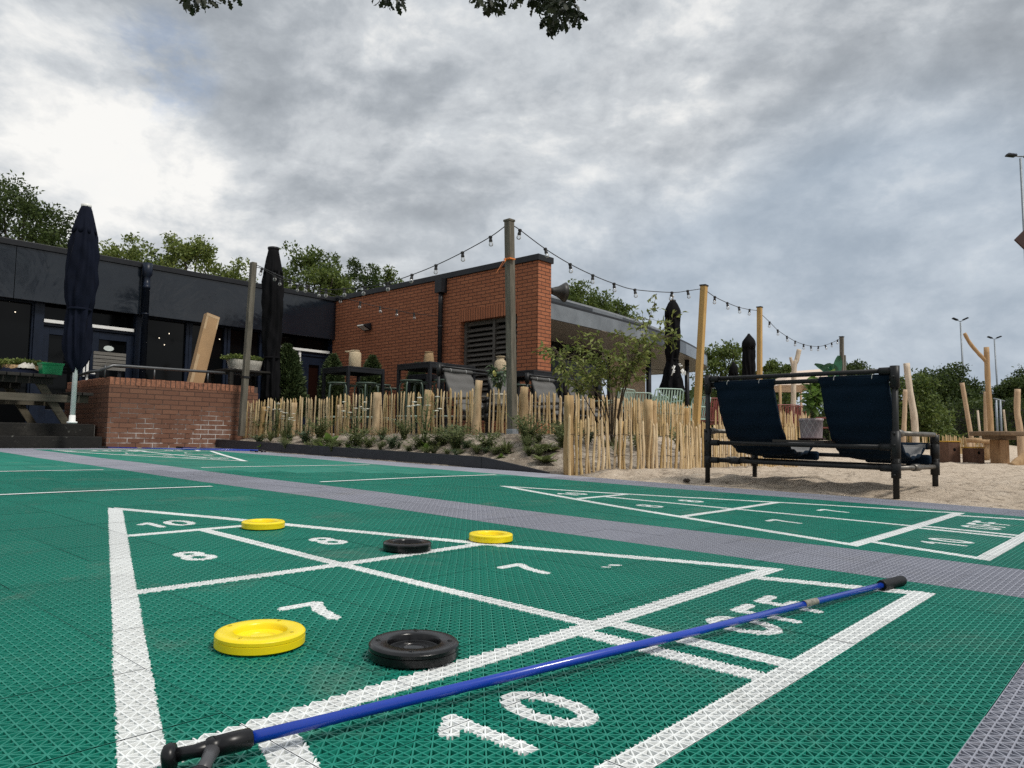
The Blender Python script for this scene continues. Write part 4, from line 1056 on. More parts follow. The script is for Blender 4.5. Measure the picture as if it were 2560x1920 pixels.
def cloth_panel(x0, x1, Wd, parent, mat, name='cloth'):
    # side profile (y depth, z): wraps the upper back rail, hangs to a sling seat, up over the front rail
    prof = catmull([(0.012, .80, 0), (.055, .70, 0), (.135, .52, 0), (.245, .37, 0), (.38, .275, 0), (.53, .252, 0), (.66, .265, 0), (.775, .31, 0), (.825, .335, 0)], 7)
    nx = 12; th = .014; vs = []; sides = []; fs = []
    prof = [(p.x, p.y) for p in prof]; n = len(prof)
    L = [0]
    for a, b in zip(prof[:-1], prof[1:]): L.append(L[-1] + math.hypot(b[0] - a[0], b[1] - a[1]))
    for side in (0, 1):
        for i, (y, z) in enumerate(prof):
            a = prof[max(i - 1, 0)]; b = prof[min(i + 1, n - 1)]; d = math.hypot(b[0] - a[0], b[1] - a[1]); ny, nz = -(b[1] - a[1]) / d, (b[0] - a[0]) / d
            s = L[i]; seam = -.004 * math.exp(-((((s / .115) % 1) - .5) / .07) ** 2); puff = .011 * math.sin(PI * ((s / .115 + .5) % 1))
            off = (th / 2 + puff + seam) * (1 if side == 0 else -1)
            for j in range(nx + 1):
                fx = j / nx; sag = .014 * math.sin(PI * fx) * math.sin(PI * i / n) + .004 * math.sin(fx * 9 + i * .7)
                vs.append((x0 + (x1 - x0) * fx, y + ny * off - ny * sag * 1.0, z + nz * off - nz * sag))
    m_ = nx + 1; N = n * m_
    for side in (0, 1):
        for i in range(n - 1):
            for j in range(nx):
                q = [side * N + i * m_ + j, side * N + i * m_ + j + 1, side * N + (i + 1) * m_ + j + 1, side * N + (i + 1) * m_ + j]
                fs.append(q if side == 0 else q[::-1]); sides.append(side)
    for i in range(n - 1):
        for j in (0, nx):
            fs.append([i * m_ + j, (i + 1) * m_ + j, N + (i + 1) * m_ + j, N + i * m_ + j]); sides.append(1)
    b_ = MB(); b_.add(vs, fs, 0, True); o = b_.build(name, mat, parent, local=True)
    at = o.data.attributes.new('face_side', 'FLOAT', 'FACE'); at.data.foreach_set('value', [float(s) for s in sides])
    return o
def fit(b_, p, d, r=.031, L=.09):
    p, d = Vector(p), Vector(d).normalized(); b_.tube([p - d * L / 2, p + d * L / 2], r, 14)
def lounger(label, M, Wd, cloth, panels, group, sky=False):
    r = thing('pipe_lounger', label, 'bench', M=M, group=group); H, F, D_ = .865, .42, .86; R = .0205
    for x in (0, Wd):
        b_ = MB(); b_.tube([(x, 0, -.06), (x, 0, H)], R, 14)
        for z, L in ((H - .065, .15), (.325, .22), (.185, .13)): fit(b_, (x, 0, z), (0, 0, 1), .031, L)
        for z in (.80, .42, .34, .14): b_.lathe((x, -.031, z), [(.010, 0), (.010, .010), (.002, .012)], 8, (Vector((1, 0, 0)), Vector((0, 0, 1)), Vector((0, -1, 0))))
        b_.build('leg', M_PIPE, r, local=True)
        b_ = MB(); b_.tube([(x, D_, -.06), (x, D_, F - .02)], R, 14)
        for z, L in ((F - .035, .07), (.30, .16), (.185, .12)): fit(b_, (x, D_, z), (0, 0, 1), .031, L)
        b_.build('leg', M_PIPE, r, local=True)
        b_ = MB(); b_.tube([(x, .03, F), (x, D_ - .02, F), (x, D_, F - .03)], [.0175, .0175, .0205], 14); fit(b_, (x, .07, F), (0, 1, 0), .0255, .08)
        b_.build('armrest', M_PIPEW, r, local=True)
        b_ = MB(); b_.tube([(x, .03, .185), (x, D_ - .03, .185)], .0165, 14); fit(b_, (x, .42, .185), (0, 1, 0), .0245, .13); b_.build('side_rail', M_PIPEW, r, local=True)
    def rail(y, z, name='rail', rr=.0165, fits=(.04, 1 - .04)):
        b_ = MB(); b_.tube([(.02, y, z), (Wd - .02, y, z)], rr, 14)
        for f in fits: fit(b_, (f * Wd, y, z), (1, 0, 0), .0245, .085)
        b_.build(name, M_PIPE, r, local=True)
    rail(0, H - .022, 'top_rail'); rail(.028, .795, 'cloth_rail'); rail(0, .325, 'rear_rail'); rail(0, .185, 'lower_rail', fits=(.04, .17, .96)); rail(.84, .335, 'front_rail'); rail(.84, .245, 'front_rail'); rail(.55, .185, 'cross_rail')
    for x0, x1 in panels:
        o = cloth_panel(x0, x1, Wd, r, cloth)
        for (yy_, zz_, rr_) in ((.028, .798, .0265), (.84, .335, .026)):
            b_ = MB(); b_.tube([(x0 - .01, yy_, zz_), (x1 + .01, yy_, zz_)], rr_, 14)
            w_ = b_.build('rail_sleeve', cloth, o, local=True); at = w_.data.attributes.new('face_side', 'FLOAT', 'FACE'); at.data.foreach_set('value', [1.0] * len(w_.data.polygons))
        for f in (.22, .78):
            b_ = MB(); b_.lathe((x0 + (x1 - x0) * f, .028, .798), [(.0275, -.003), (.0295, -.002), (.0295, .002), (.0275, .003)], 14, (Vector((0, 1, 0)), Vector((0, 0, 1)), Vector((1, 0, 0))))
            b_.build('cable_tie', M_TIE, o, local=True)
        # fabric valance hanging below the seat
        b_ = MB(); b_.box(((x0 + x1) / 2 + .04, .80, .235), (x1 - x0, .055, .075)); v_ = b_.build('seat_roll', cloth, o, local=True, bevel=.02); at = v_.data.attributes.new('face_side', 'FLOAT', 'FACE'); at.data.foreach_set('value', [1.0] * len(v_.data.polygons))
    c0, c1 = panels[0][1], panels[1][0]
    b_ = MB()
    for k in range(4): b_.box(((c0 + c1) / 2, .10 + k * .135, .352), (c1 - c0 + .03, .12, .018))
    b_.build('shelf', PM('dark_stained_boards', (.035, .03, .026), .7, var=.4, stretch=(.3, 8, 8)) if 'dark_stained_boards' not in bpy.data.materials else bpy.data.materials['dark_stained_boards'], r, local=True)
    return r
A_ = W(2241, 1241, 4.95); B_ = W(1769, 1206.5, 6.02)
xd = (A_ - B_); Wd = xd.length; xd.normalize()
zd = (Vector((0, 0, 1)) - xd * xd.z).normalized(); yd = zd.cross(xd)
yd = yd * .86
MBN = Matrix(((xd.x, yd.x, zd.x, B_.x), (xd.y, yd.y, zd.y, B_.y), (xd.z, yd.z, zd.z, B_.z), (0, 0, 0, 1)))
lounger('dark blue cloth double lounger on black pipes, standing on the sand beside the court', MBN, Wd, M_FNAVY, [(.065, .56), (.93, 1.40)], 'pipe loungers')
def frameM(p, facing):                                    # lounger frame: local y = facing direction
    f = Vector((facing.x, facing.y, 0)).normalized(); x = Vector((f.y, -f.x, 0))
    return Matrix(((x.x, f.x, 0, p.x), (x.y, f.y, 0, p.y), (0, 0, 1, p.z), (0, 0, 0, 1)))
# grey pair on the terrace: they face along +u, their width runs along v; local x = -v
q1 = UV(-6.95, 6.32, TERR + .03); W2 = 1.42
MG1 = frameM(q1 + HV * W2, HU); MG2 = frameM(UV(-6.85, 7.93, TERR + .03) + HV * W2, HU)
LG = lounger('grey cloth double lounger on black pipes behind the fence, left of the tall grey pole', MG1, W2, M_FGREY, [(.06, .55), (.87, 1.36)], 'pipe loungers')
dup(LG, MG2, 'grey cloth double lounger behind the fence, right of the tall grey pole')
# ------------------------------------------------------------------ foliage
def leaf_mat(name, lo, hi, rough=.55, trans=.35, big=1.0):
    m = bpy.data.materials.new(name); m.use_nodes = True; t = NT(m.node_tree); b = t.n['Principled BSDF']
    g = t.new('ShaderNodeNewGeometry'); tc = t.new('ShaderNodeTexCoord')
    n = t.noise(tc.outputs['Object'], big, 3, .5)
    f = t.math('ADD', t.math('MULTIPLY', g.outputs['Random Per Island'], .6), t.math('MULTIPLY', n, .5))
    c = t.ramp(f, [(.2, lo), (.85, hi)])
    t.l.new(c, b.inputs['Base Color']); b.inputs['Roughness'].default_value = rough; b.inputs['Specular IOR Level'].default_value = .3
    tl = t.new('ShaderNodeBsdfTranslucent'); t.l.new(c, tl.inputs[0]); mx = t.new('ShaderNodeMixShader'); mx.inputs[0].default_value = trans
    t.l.new(b.outputs[0], mx.inputs[1]); t.l.new(tl.outputs[0], mx.inputs[2]); t.l.new(mx.outputs[0], t.n['Material Output'].inputs[0]); return m
M_LDARK = leaf_mat('dark_oak_leaves', (.022, .042, .012), (.080, .115, .030), big=.5)
M_LMID = leaf_mat('mid_green_leaves', (.045, .078, .018), (.145, .19, .045), big=.5)
M_LLIGHT = leaf_mat('light_green_leaves', (.08, .12, .025), (.22, .26, .07), big=.5)
M_LSAP = leaf_mat('sapling_leaves', (.10, .145, .035), (.28, .31, .09), big=3)
M_LCON = leaf_mat('spruce_needles', (.022, .044, .016), (.085, .115, .042), trans=.15, big=4)
M_LHERB = leaf_mat('herb_leaves', (.065, .085, .028), (.20, .225, .09), big=5)
M_LBROAD = leaf_mat('broad_leaves', (.07, .14, .025), (.18, .27, .06), rough=.4, big=5, trans=.45)
M_LBLUE = leaf_mat('blue_green_leaves', (.05, .085, .045), (.14, .20, .11), rough=.4, big=6)
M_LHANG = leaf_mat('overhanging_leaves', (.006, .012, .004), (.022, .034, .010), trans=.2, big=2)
M_BARK = PM('bark', (.075, .06, .045), .9, var=.4, scale=8, stretch=(3, 3, .6), bmp=.6)
M_STEM = PM('brown_twig', (.075, .055, .035), .8, var=.3)
M_GSTEM = PM('green_stem', (.10, .13, .05), .7, var=.3)
def rand_dirs(n, up=0.0):
    v = nrng.normal(size=(n, 3)); v[:, 2] += up; return v / np.linalg.norm(v, axis=1)[:, None]
def leaf_quads(C, dirs, nrm, ln, wd, fold=.0):
    side = np.cross(dirs, nrm); side /= np.maximum(np.linalg.norm(side, axis=1), 1e-6)[:, None]
    up = np.cross(side, dirs)
    ln = np.broadcast_to(np.asarray(ln), (len(C),))[:, None]; wd = np.broadcast_to(np.asarray(wd), (len(C),))[:, None]
    a = C; c = C + dirs * ln - up * ln * .12; m_ = C + dirs * ln * .45 + up * ln * .04
    V = np.stack((a, m_ + side * wd / 2 + up * wd * fold, c, m_ - side * wd / 2 + up * wd * fold), 1)
    return V.reshape(-1, 3)
def leaves_obj(name, V, mat, parent, T=None):
    return np_mesh(name, V, np.arange(len(V)).reshape(-1, 4), mat, parent, T=T)
def crown_points(c, rx, ry, rz, nclump, per, cr, seed, lump=.25, hollow=.62, flat=.8):
    r_ = np.random.default_rng(seed); out = []; nr = []
    d = r_.normal(size=(nclump, 3)); d[:, 2] = d[:, 2] * .9 + .12; d /= np.linalg.norm(d, axis=1)[:, None]
    rad = r_.uniform(hollow, 1.0, nclump) ** .6 * (1 + lump * np.sin(d[:, 0] * 5 + seed) * np.cos(d[:, 1] * 4 + d[:, 2] * 5 + seed * .7))
    cc = np.array(c) + d * rad[:, None] * np.array((rx, ry, rz))
    for i in range(nclump):
        k = int(per * r_.uniform(.55, 1.35)); s = cr * r_.uniform(.65, 1.3)
        p = r_.normal(size=(k, 3)); p /= np.maximum(np.linalg.norm(p, axis=1), 1e-6)[:, None]; p *= (r_.uniform(0, 1, k) ** .45)[:, None] * s; p[:, 2] *= flat
        out.append(cc[i] + p); nr.append(p / s * .8 + d[i] * .5)
    return np.concatenate(out), np.concatenate(nr), cc
TREES = 'trees standing behind the buildings'
def tree(label, pxl, pxr, pyt, Y, mat, name='tree', seed=1, leaf=.15, dens=1.0, zb=-.3, asp=1.0, crown_h=.62, group=TREES, nclump=None):
    leaf *= 1.0
    c = W((pxl + pxr) / 2, pyt, Y); rx = (pxr - pxl) / 2 * Y / FPX * 1.07; H = c.z - zb
    rz = max(min(H * crown_h / 2, rx * 1.35 * asp), H * .26); cz = c.z - rz * 1.02
    r = thing(name, label, 'tree', (c.x, c.y, zb), rnd.uniform(0, 6), group)
    nc = nclump or int(max(70, 30 * (rx * rx + rx * rz) * dens)); nc = min(nc, 380); cr = max(.35, min(1.0, rx * .25))
    per = int(max(70, min(700, 3.4 * dens * cr * cr / (leaf * leaf))))
    P, N, cc = crown_points((c.x, c.y, cz), rx * .92, rx * .92, rz * .94, nc, per, cr, seed)
    n = len(P); dr = nrng.normal(size=(n, 3)) * .9 + N * .7; dr /= np.linalg.norm(dr, axis=1)[:, None]; nm = rand_dirs(n, .7)
    V = leaf_quads(P, dr, nm, leaf * nrng.uniform(.7, 1.3, n), leaf * .62 * nrng.uniform(.7, 1.2, n))
    leaves_obj('crown', V, mat, r)
    b_ = MB(); tr = max(.09, H * .022); top = Vector((c.x, c.y, cz + rz * .3)); base = Vector((c.x, c.y, zb))
    b_.tube([base, base.lerp(top, .3) + Vector((.05, .03, 0)), base.lerp(top, .65), top], [tr * 1.3, tr, tr * .75, tr * .3], 10)
    for k in range(9):
        q = Vector(cc[(k * 7) % len(cc)]); s0 = base.lerp(top, rnd.uniform(.3, .85)); b_.tube([s0, s0.lerp(q, .5) + Vector((0, 0, .1 * rx)), q], [tr * .45, tr * .28, tr * .1], 6)
    b_.build('trunk', M_BARK, r); return r
tree('tall dark oak rising above the left end of the black roof', -70, 188, 466, 26, M_LDARK, 'oak_tree', 3, .13, 1.0)
tree('low pale green tree peeping over the black roof behind the white roof vent', 236, 400, 598, 34, M_LLIGHT, 'tree', 5, .15)
tree('light green domed tree above the black roof, left of the leaning grey pole', 398, 560, 588, 31, M_LLIGHT, 'tree', 8, .14)
tree('small light green tree showing beside the leaning grey pole over the roof', 545, 650, 655, 33, M_LLIGHT, 'tree', 9, .15)
tree('mid green tree above the inner roof corner, behind the tall closed parasol', 690, 860, 617, 33, M_LMID, 'oak_tree', 12, .15)
tree('dark airy oak behind the orange brick roof edge, left part', 855, 962, 648, 36, M_LDARK, 'oak_tree', 15, .15, .8)
tree('smallest green tree just clearing the orange brick roof edge', 930, 1020, 682, 38, M_LMID, 'tree', 17, .16, .9)
tree('dark rounded tree behind the swept roof, right of the horn loudspeaker', 1375, 1530, 706, 38, M_LMID, 'tree', 21, .16)
tree('dark tree behind the swept roof, smaller and farther right', 1480, 1588, 752, 42, M_LMID, 'tree', 23, .17)
tree('bushy green tree beyond the end of the swept roof, between the parasols', 1745, 1858, 858, 30, M_LMID, 'tree', 26, .14, 1.1, crown_h=.95)
tree('low dark tree behind the small parasol and yellow pole', 1830, 1950, 925, 42, M_LDARK, 'tree', 28, .18, crown_h=.95)
tree('low mid green tree under the far string of bulbs', 1905, 1990, 905, 48, M_LMID, 'tree', 29, .2, crown_h=.95)
tree('low tree behind the short distant poles', 2060, 2180, 905, 60, M_LDARK, 'tree', 31, .24, crown_h=.95)
tree('yellowish green tall shrub behind the pale leaning log', 2212, 2330, 922, 25, M_LMID, 'shrub', 33, .12, .9, crown_h=.98)
tree('broad dark tree behind the two lamp masts', 2270, 2442, 922, 52, M_LDARK, 'tree', 35, .2, 1.1, crown_h=.95)
tree('lower dark tree between the lamp masts, behind the forked log', 2370, 2470, 985, 50, M_LDARK, 'tree', 36, .2, crown_h=.95)
tree('dark tree at the right edge behind the tallest lamp mast', 2480, 2640, 928, 50, M_LDARK, 'tree', 38, .2, 1.1, crown_h=.95)
tree('leafy green bush in front of the dark hedge, by the bench armrest', 2225, 2375, 1010, 25.5, M_LMID, 'shrub', 41, .11, .8, crown_h=1.0, zb=-.1)
tree('green shrub seen under the swept roof behind the lettered parasol', 1600, 1775, 985, 29.5, M_LMID, 'shrub', 44, .13, .9, crown_h=1.0)
tree('low green crown filling the gap right of the white roof vent', 330, 470, 628, 36, M_LMID, 'tree', 46, .15)
tree('low dark crown between the two oaks above the inner roof corner', 800, 905, 672, 38, M_LDARK, 'tree', 47, .15)
# the dark hedge along the playground
def hedge(label, px0, px1, pyt, Y, mat, depth=1.6, seed=3, leaf=.13):
    a, c = W(px0, pyt, Y), W(px1, pyt, Y); zt = (a.z + c.z) / 2; L = (c - a).length; zb = -.3
    r = thing('hedge', label, 'hedge', ((a.x + c.x) / 2, Y, zb), 0)
    n = int(L * (zt - zb) * 260 + L * depth * 200); t_ = nrng.uniform(0, 1, n); zz_ = zb + (zt - zb) * nrng.uniform(0, 1, n) ** .8
    bump_ = .25 * np.sin(t_ * L * 1.7 + seed) + .15 * np.sin(t_ * L * 4.1) + .12 * np.sin(zz_ * 5 + t_ * L * 2)
    yy = Y + np.where(nrng.uniform(size=n) < .7, -depth / 2 + np.abs(nrng.normal(0, .18, n)), nrng.uniform(-depth / 2, depth / 2, n)) + bump_ * .6
    zz_ = zz_ + bump_ * .35 * (zz_ - zb) / (zt - zb)
    P = np.column_stack((a.x + (c.x - a.x) * t_, yy, zz_)); dr = rand_dirs(n, .2); dr[:, 1] -= .5; dr /= np.linalg.norm(dr, axis=1)[:, None]
    leaves_obj('foliage', leaf_quads(P, dr, rand_dirs(n, .5), leaf * nrng.uniform(.7, 1.3, n), leaf * .6), mat, r)
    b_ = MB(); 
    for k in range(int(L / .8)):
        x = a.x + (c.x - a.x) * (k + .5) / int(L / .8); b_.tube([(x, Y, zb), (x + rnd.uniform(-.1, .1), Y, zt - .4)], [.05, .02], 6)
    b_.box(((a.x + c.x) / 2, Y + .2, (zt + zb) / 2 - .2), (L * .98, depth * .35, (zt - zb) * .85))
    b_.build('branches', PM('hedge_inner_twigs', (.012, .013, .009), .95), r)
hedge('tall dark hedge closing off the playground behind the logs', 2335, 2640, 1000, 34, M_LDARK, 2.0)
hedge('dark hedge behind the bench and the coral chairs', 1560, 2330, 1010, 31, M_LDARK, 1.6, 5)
# far wood: one mass along the horizon
n = 60000; ang = nrng.uniform(-1.05, 1.0, n); dist = nrng.uniform(85, 150, n); hgt_ = (5.2 + 2.2 * np.sin(ang * 9) + 1.6 * np.sin(ang * 23 + 1) + 1.0 * np.sin(ang * 57)) * (dist / 110)
P = np.column_stack((np.sin(ang) * dist, np.cos(ang) * dist, -.3 + hgt_ * nrng.uniform(0, 1, n) ** .7))
o = leaves_obj('far_wood', leaf_quads(P, rand_dirs(n), rand_dirs(n, .5), 1.0, .8), M_LDARK, None); tag(o, kind='stuff'); tag(o, 'dark wood along the horizon', 'wood')

# ------------------------------------------------------------------ overhanging oak at the top of the frame
OAKL = [(0, 0), (.10, .07), (.22, .04), (.30, .16), (.42, .09), (.55, .22), (.66, .12), (.80, .19), (.90, .08), (1, 0)]
OUT = OAKL + [(x, -y) for x, y in reversed(OAKL[1:-1])]
def oak_leaves(P, D_, N, size):
    side = np.cross(D_, N); side /= np.linalg.norm(side, axis=1)[:, None]; up = np.cross(side, D_); V = []
    for x, y in OUT: V.append(P + (D_ * x + side * y * 1.3 + up * (abs(y) * .5 - x * x * .25)) * size[:, None])
    return np.stack(V, 1).reshape(-1, 3), len(OUT)
orr = thing('oak_tree', 'overhanging oak whose dark leafy twig tips hang into the top of the view', 'tree', (3.0, -4.5, 0))
b_ = MB(); b_.tube([(3.0, -4.5, -.1), (2.9, -4.3, 2.0), (2.4, -3.2, 4.2), (1.6, -1.0, 5.6), (.9, 1.8, 6.0), (.5, 4.6, 5.8), (.4, 6.8, 5.3)], [.36, .30, .24, .16, .10, .06, .02], 10)
b_.tube([(1.6, -1.0, 5.6), (-.6, 1.5, 6.2), (-2.2, 4.0, 6.0), (-3.0, 6.6, 5.4)], [.12, .08, .05, .018], 8)
b_.tube([(.9, 1.8, 6.0), (-.2, 4.6, 5.9), (-1.0, 6.9, 5.3)], [.08, .05, .015], 8)
b_.build('trunk', M_BARK, orr)
P, Dd, S_ = [], [], []; tw = MB()
anchors = [Vector((.4, 6.8, 5.3)), Vector((-3.0, 6.6, 5.4)), Vector((-1.0, 6.9, 5.3))]
for (px, py, rp, k) in ((482, 0, 26, 22), (515, -14, 26, 14), (572, -12, 22, 12), (470, -30, 30, 16), (985, 0, 22, 20), (960, -22, 24, 14), (1195, -4, 20, 14), (1218, 3, 20, 14), (1240, 16, 18, 18), (1288, -8, 18, 10), (1300, -30, 34, 20), (1350, 6, 28, 26),
                       (1395, 4, 32, 30), (1430, 24, 24, 24), (1405, 38, 28, 30), (1385, 66, 18, 18), (1372, 48, 18, 14), (1440, 46, 16, 10), (1420, -30, 40, 30)):
    c = W(px, py - 7, 7.0 + rnd.uniform(-.3, .3)); rr_ = rp * 7 / FPX
    an = min(anchors, key=lambda q: (q - c).length); tw.tube([an, an.lerp(c, .5) + Vector((0, 0, .12)), c + Vector((0, 0, rr_))], [.012, .008, .003], 5)
    k = int(k * 1.7); p = nrng.normal(size=(k, 3)); p /= np.linalg.norm(p, axis=1)[:, None]; p *= (nrng.uniform(0, 1, k) ** .4)[:, None] * rr_
    P.append(np.array(c) + p - np.array((0, 0, .0))); d = p / rr_ + np.array((0, 0, -.5)) + nrng.normal(size=(k, 3)) * .5; Dd.append(d / np.linalg.norm(d, axis=1)[:, None]); S_.append(nrng.uniform(.075, .12, k))
P, Dd, S_ = np.concatenate(P), np.concatenate(Dd), np.concatenate(S_)
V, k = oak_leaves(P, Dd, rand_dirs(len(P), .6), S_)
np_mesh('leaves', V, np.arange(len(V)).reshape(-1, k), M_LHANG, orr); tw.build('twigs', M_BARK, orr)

# ------------------------------------------------------------------ clipped conifers on the terrace
def conifer(label, px, pyt, Y, zb, wbase, seed, n=9000, ln=.065):
    c = W(px, pyt, Y); H = c.z - zb
    r = thing('conifer', label, 'conifer', (c.x, c.y, zb), 0, 'clipped conifers along the terrace')
    t_ = nrng.uniform(0, 1, n) ** .75; a = nrng.uniform(0, 2 * PI, n)
    prof = np.interp(1 - t_, [0, .06, .25, .55, .85, 1], [.55, .85, 1.0, .82, .45, .03]) * wbase
    lump = 1 + .16 * np.sin(a * 5 + t_ * 14 + seed) * np.cos(t_ * 21 + a * 3) + .07 * np.sin(a * 11 + t_ * 33)
    z = (1 - t_) * H; rad = prof * lump * nrng.uniform(.70, 1.03, n)
    P = np.column_stack((c.x + np.cos(a) * rad, c.y + np.sin(a) * rad, zb + z + .02))
    d = np.column_stack((np.cos(a), np.sin(a), np.full(n, .7))) + nrng.normal(size=(n, 3)) * .45; d /= np.linalg.norm(d, axis=1)[:, None]
    leaves_obj('foliage', leaf_quads(P, d, rand_dirs(n), ln * nrng.uniform(.7, 1.4, n), ln * .42), M_LCON, r)
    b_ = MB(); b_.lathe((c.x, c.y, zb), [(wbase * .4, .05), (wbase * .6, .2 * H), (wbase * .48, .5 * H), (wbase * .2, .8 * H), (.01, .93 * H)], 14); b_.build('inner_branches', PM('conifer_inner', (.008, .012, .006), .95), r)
    b_ = MB(); b_.lathe((c.x, c.y, zb), [(.13, -.22), (.16, .03), (.15, .03)], 18); b_.build('pot', M_BLACK, r)
conifer('largest clipped conifer, standing before the white-barred door', 718, 868, 12.3, TERR + .22, .32, 1, 12000)
conifer('clipped conifer in the inner corner, left of the wicker lantern', 833, 891, 14.0, TERR + .22, .26, 2)
conifer('clipped conifer against the orange brick wall, right of the tall wicker lantern', 931, 894, 13.8, TERR + .22, .24, 3)
conifer('small clipped conifer under the middle bar table, against the bricks', 1043, 912, 13.2, TERR + .22, .22, 4)

# ------------------------------------------------------------------ plants in the sandy bed
def G(px, py, y0=5.0, y1=16.0):
    for i in range(500):
        Y = y0 + (y1 - y0) * i / 500; p = W(px, py, Y)
        if p.z <= ground_z(p): return p
    return p
PLANTS = 'wild plants in the sandy bed'
def stems_np(n, h, spread, seed, leaf, per, droop=.3, wl=.34):
    r_ = np.random.default_rng(seed); b_ = MB(); P, D_ = [], []
    for i in range(n):
        a = r_.uniform(0, 2 * PI); k = r_.uniform(.55, 1.0); s = spread * r_.uniform(.2, 1.0)
        tip = Vector((math.cos(a) * s, math.sin(a) * s, h * k)); mid = Vector((tip.x * .35, tip.y * .35, h * k * .55)); base = Vector((r_.normal(0, .012), r_.normal(0, .012), -.01))
        b_.tube([base, mid, tip], [.0035, .0028, .0012], 4)
        for j in range(per):
            f = r_.uniform(.12, 1.0); p = (base.lerp(mid, f / .55) if f < .55 else mid.lerp(tip, (f - .55) / .45))
            d = r_.normal(size=3); d[2] = d[2] * .5 + .25; d /= np.linalg.norm(d); P.append(p); D_.append(d)
    P, D_ = np.array([tuple(p) for p in P]), np.array(D_); nm = nrng.normal(size=P.shape) * .5 + np.array((0, 0, 1.0)); nm /= np.linalg.norm(nm, axis=1)[:, None]
    ls = leaf * nrng.uniform(.6, 1.3, len(P)); return b_, leaf_quads(P, D_, nm, ls, ls * wl)
def blade_leaf(b_, a, L, wd, rise, droop, seg=6):
    """a broad arching leaf"""
    vs = []; ca, sa = math.cos(a), math.sin(a)
    for i in range(seg + 1):
        f = i / seg; r_ = L * f * math.cos(rise) * (1 - .1 * f); z = L * (f * math.sin(rise) - droop * f * f); w_ = wd * math.sin(PI * min(1, f * .92 + .06)) ** .8
        for k in (-1, 0, 1): vs.append((ca * r_ - sa * w_ * k / 2, sa * r_ + ca * w_ * k / 2, z + (abs(k) * w_ * .18)))
    b_.add(vs, [(i * 3 + k, i * 3 + k + 1, (i + 1) * 3 + k + 1, (i + 1) * 3 + k) for i in range(seg) for k in (0, 1)], 0, True)
def mk_bushy(seed, h=.22, n=20, leaf=.042, spread=.19, mat=None, per=17):
    r = thing('herb', 'x', 'plant', (0, 0, 0), 0, PLANTS); b_, V = stems_np(n, h, spread, seed, leaf, per); b_.build('stems', M_GSTEM, r, local=True); leaves_obj('leaves', V, mat or M_LHERB, r, T=Matrix()); return r
def mk_rosette(seed, L=.2, n=11, mat=None):
    r = thing('rosette_plant', 'x', 'plant', (0, 0, 0), 0, PLANTS)
    b_ = MB(); rr_ = random.Random(seed)
    for i in range(n): blade_leaf(b_, i * 2.4 + rr_.uniform(-.3, .3), L * rr_.uniform(.6, 1.1), L * .34, rr_.uniform(.35, 1.15), rr_.uniform(.15, .5))
    b_.build('leaves', mat or M_LBROAD, r, local=True); return r
def mk_grass(seed, h=.22, n=70, mat=None):
    r = thing('grass_tuft', 'x', 'plant', (0, 0, 0), 0, PLANTS); b_ = MB(); rr_ = random.Random(seed)
    for i in range(n): blade_leaf(b_, rr_.uniform(0, 6.3), h * rr_.uniform(.5, 1.1), .006, rr_.uniform(.9, 1.45), rr_.uniform(.05, .45), 4)
    b_.build('leaves', mat or M_LHERB, r, local=True); return r
def mk_daisy(seed, h=.42, n=9, col=None, spike=False):
    r = thing('flowering_plant', 'x', 'plant', (0, 0, 0), 0, PLANTS); b_, V = stems_np(n, h, .13, seed, .03, 12); b_.build('stems', M_GSTEM, r, local=True); leaves_obj('leaves', V, M_LHERB, r, T=Matrix())
    rr_ = np.random.default_rng(seed)
    for i in range(n):
        a = rr_.uniform(0, 2 * PI); k = rr_.uniform(.55, 1.0); s = .13 * rr_.uniform(.2, 1.0)
        p = Vector((math.cos(a) * s, math.sin(a) * s, h * k))
        b2 = MB()
        if spike:
            b2.lathe(p, [(.003, -.10)] + [(.006 + .006 * (q_ % 2) + .004 * q_ / 12, -.095 + .0085 * (11 - q_)) for q_ in reversed(range(12))][::-1][:0] + [(.012 - .0007 * q_ + .004 * (q_ % 2), -.095 + .0085 * q_) for q_ in range(12)] + [(.001, .012)], 7)
        else: b2.lathe(p, [(.003, -.004), (.019, .003), (.018, .006), (.006, .007), (.0005, .010)], 9)
        b2.build('flower_spike' if spike else 'flower_head', col, r, local=True)
    return r
M_DAISY = PM('white_petals', (.78, .76, .66), .6); M_PURP = PM('purple_petals', (.12, .06, .34), .6)
kinds = {'b': [mk_bushy(i, mat=[M_LHERB, M_LBLUE, M_LHERB][i % 3]) for i in range(3)], 'r': [mk_rosette(1), mk_rosette(2, .17, 13, M_LHERB)], 'g': [mk_grass(1), mk_grass(2, .28, 90)],
         'd': [mk_daisy(3, .50, 9, M_DAISY)], 'p': [mk_daisy(5, .42, 4, M_PURP, True)], 'f': [mk_bushy(9, .30, 30, .034, .2, M_LHERB, 20)]}
used = set()
def put(k, px, py, sc, label):
    lst = kinds[k]; i = (len(used) * 7 + px) % len(lst); src = lst[i]; p = G(px, py)
    sc = sc * 1.12; M_ = Matrix.Translation(p) @ Matrix.Rotation(rnd.uniform(0, 6.28), 4, 'Z') @ Matrix.Diagonal((sc * 1.15, sc * 1.15, sc * rnd.uniform(.75, .95), 1))
    if (k, i) in used: dup(src, M_, label)
    else: used.add((k, i)); src.matrix_world = M_; src['label'] = label
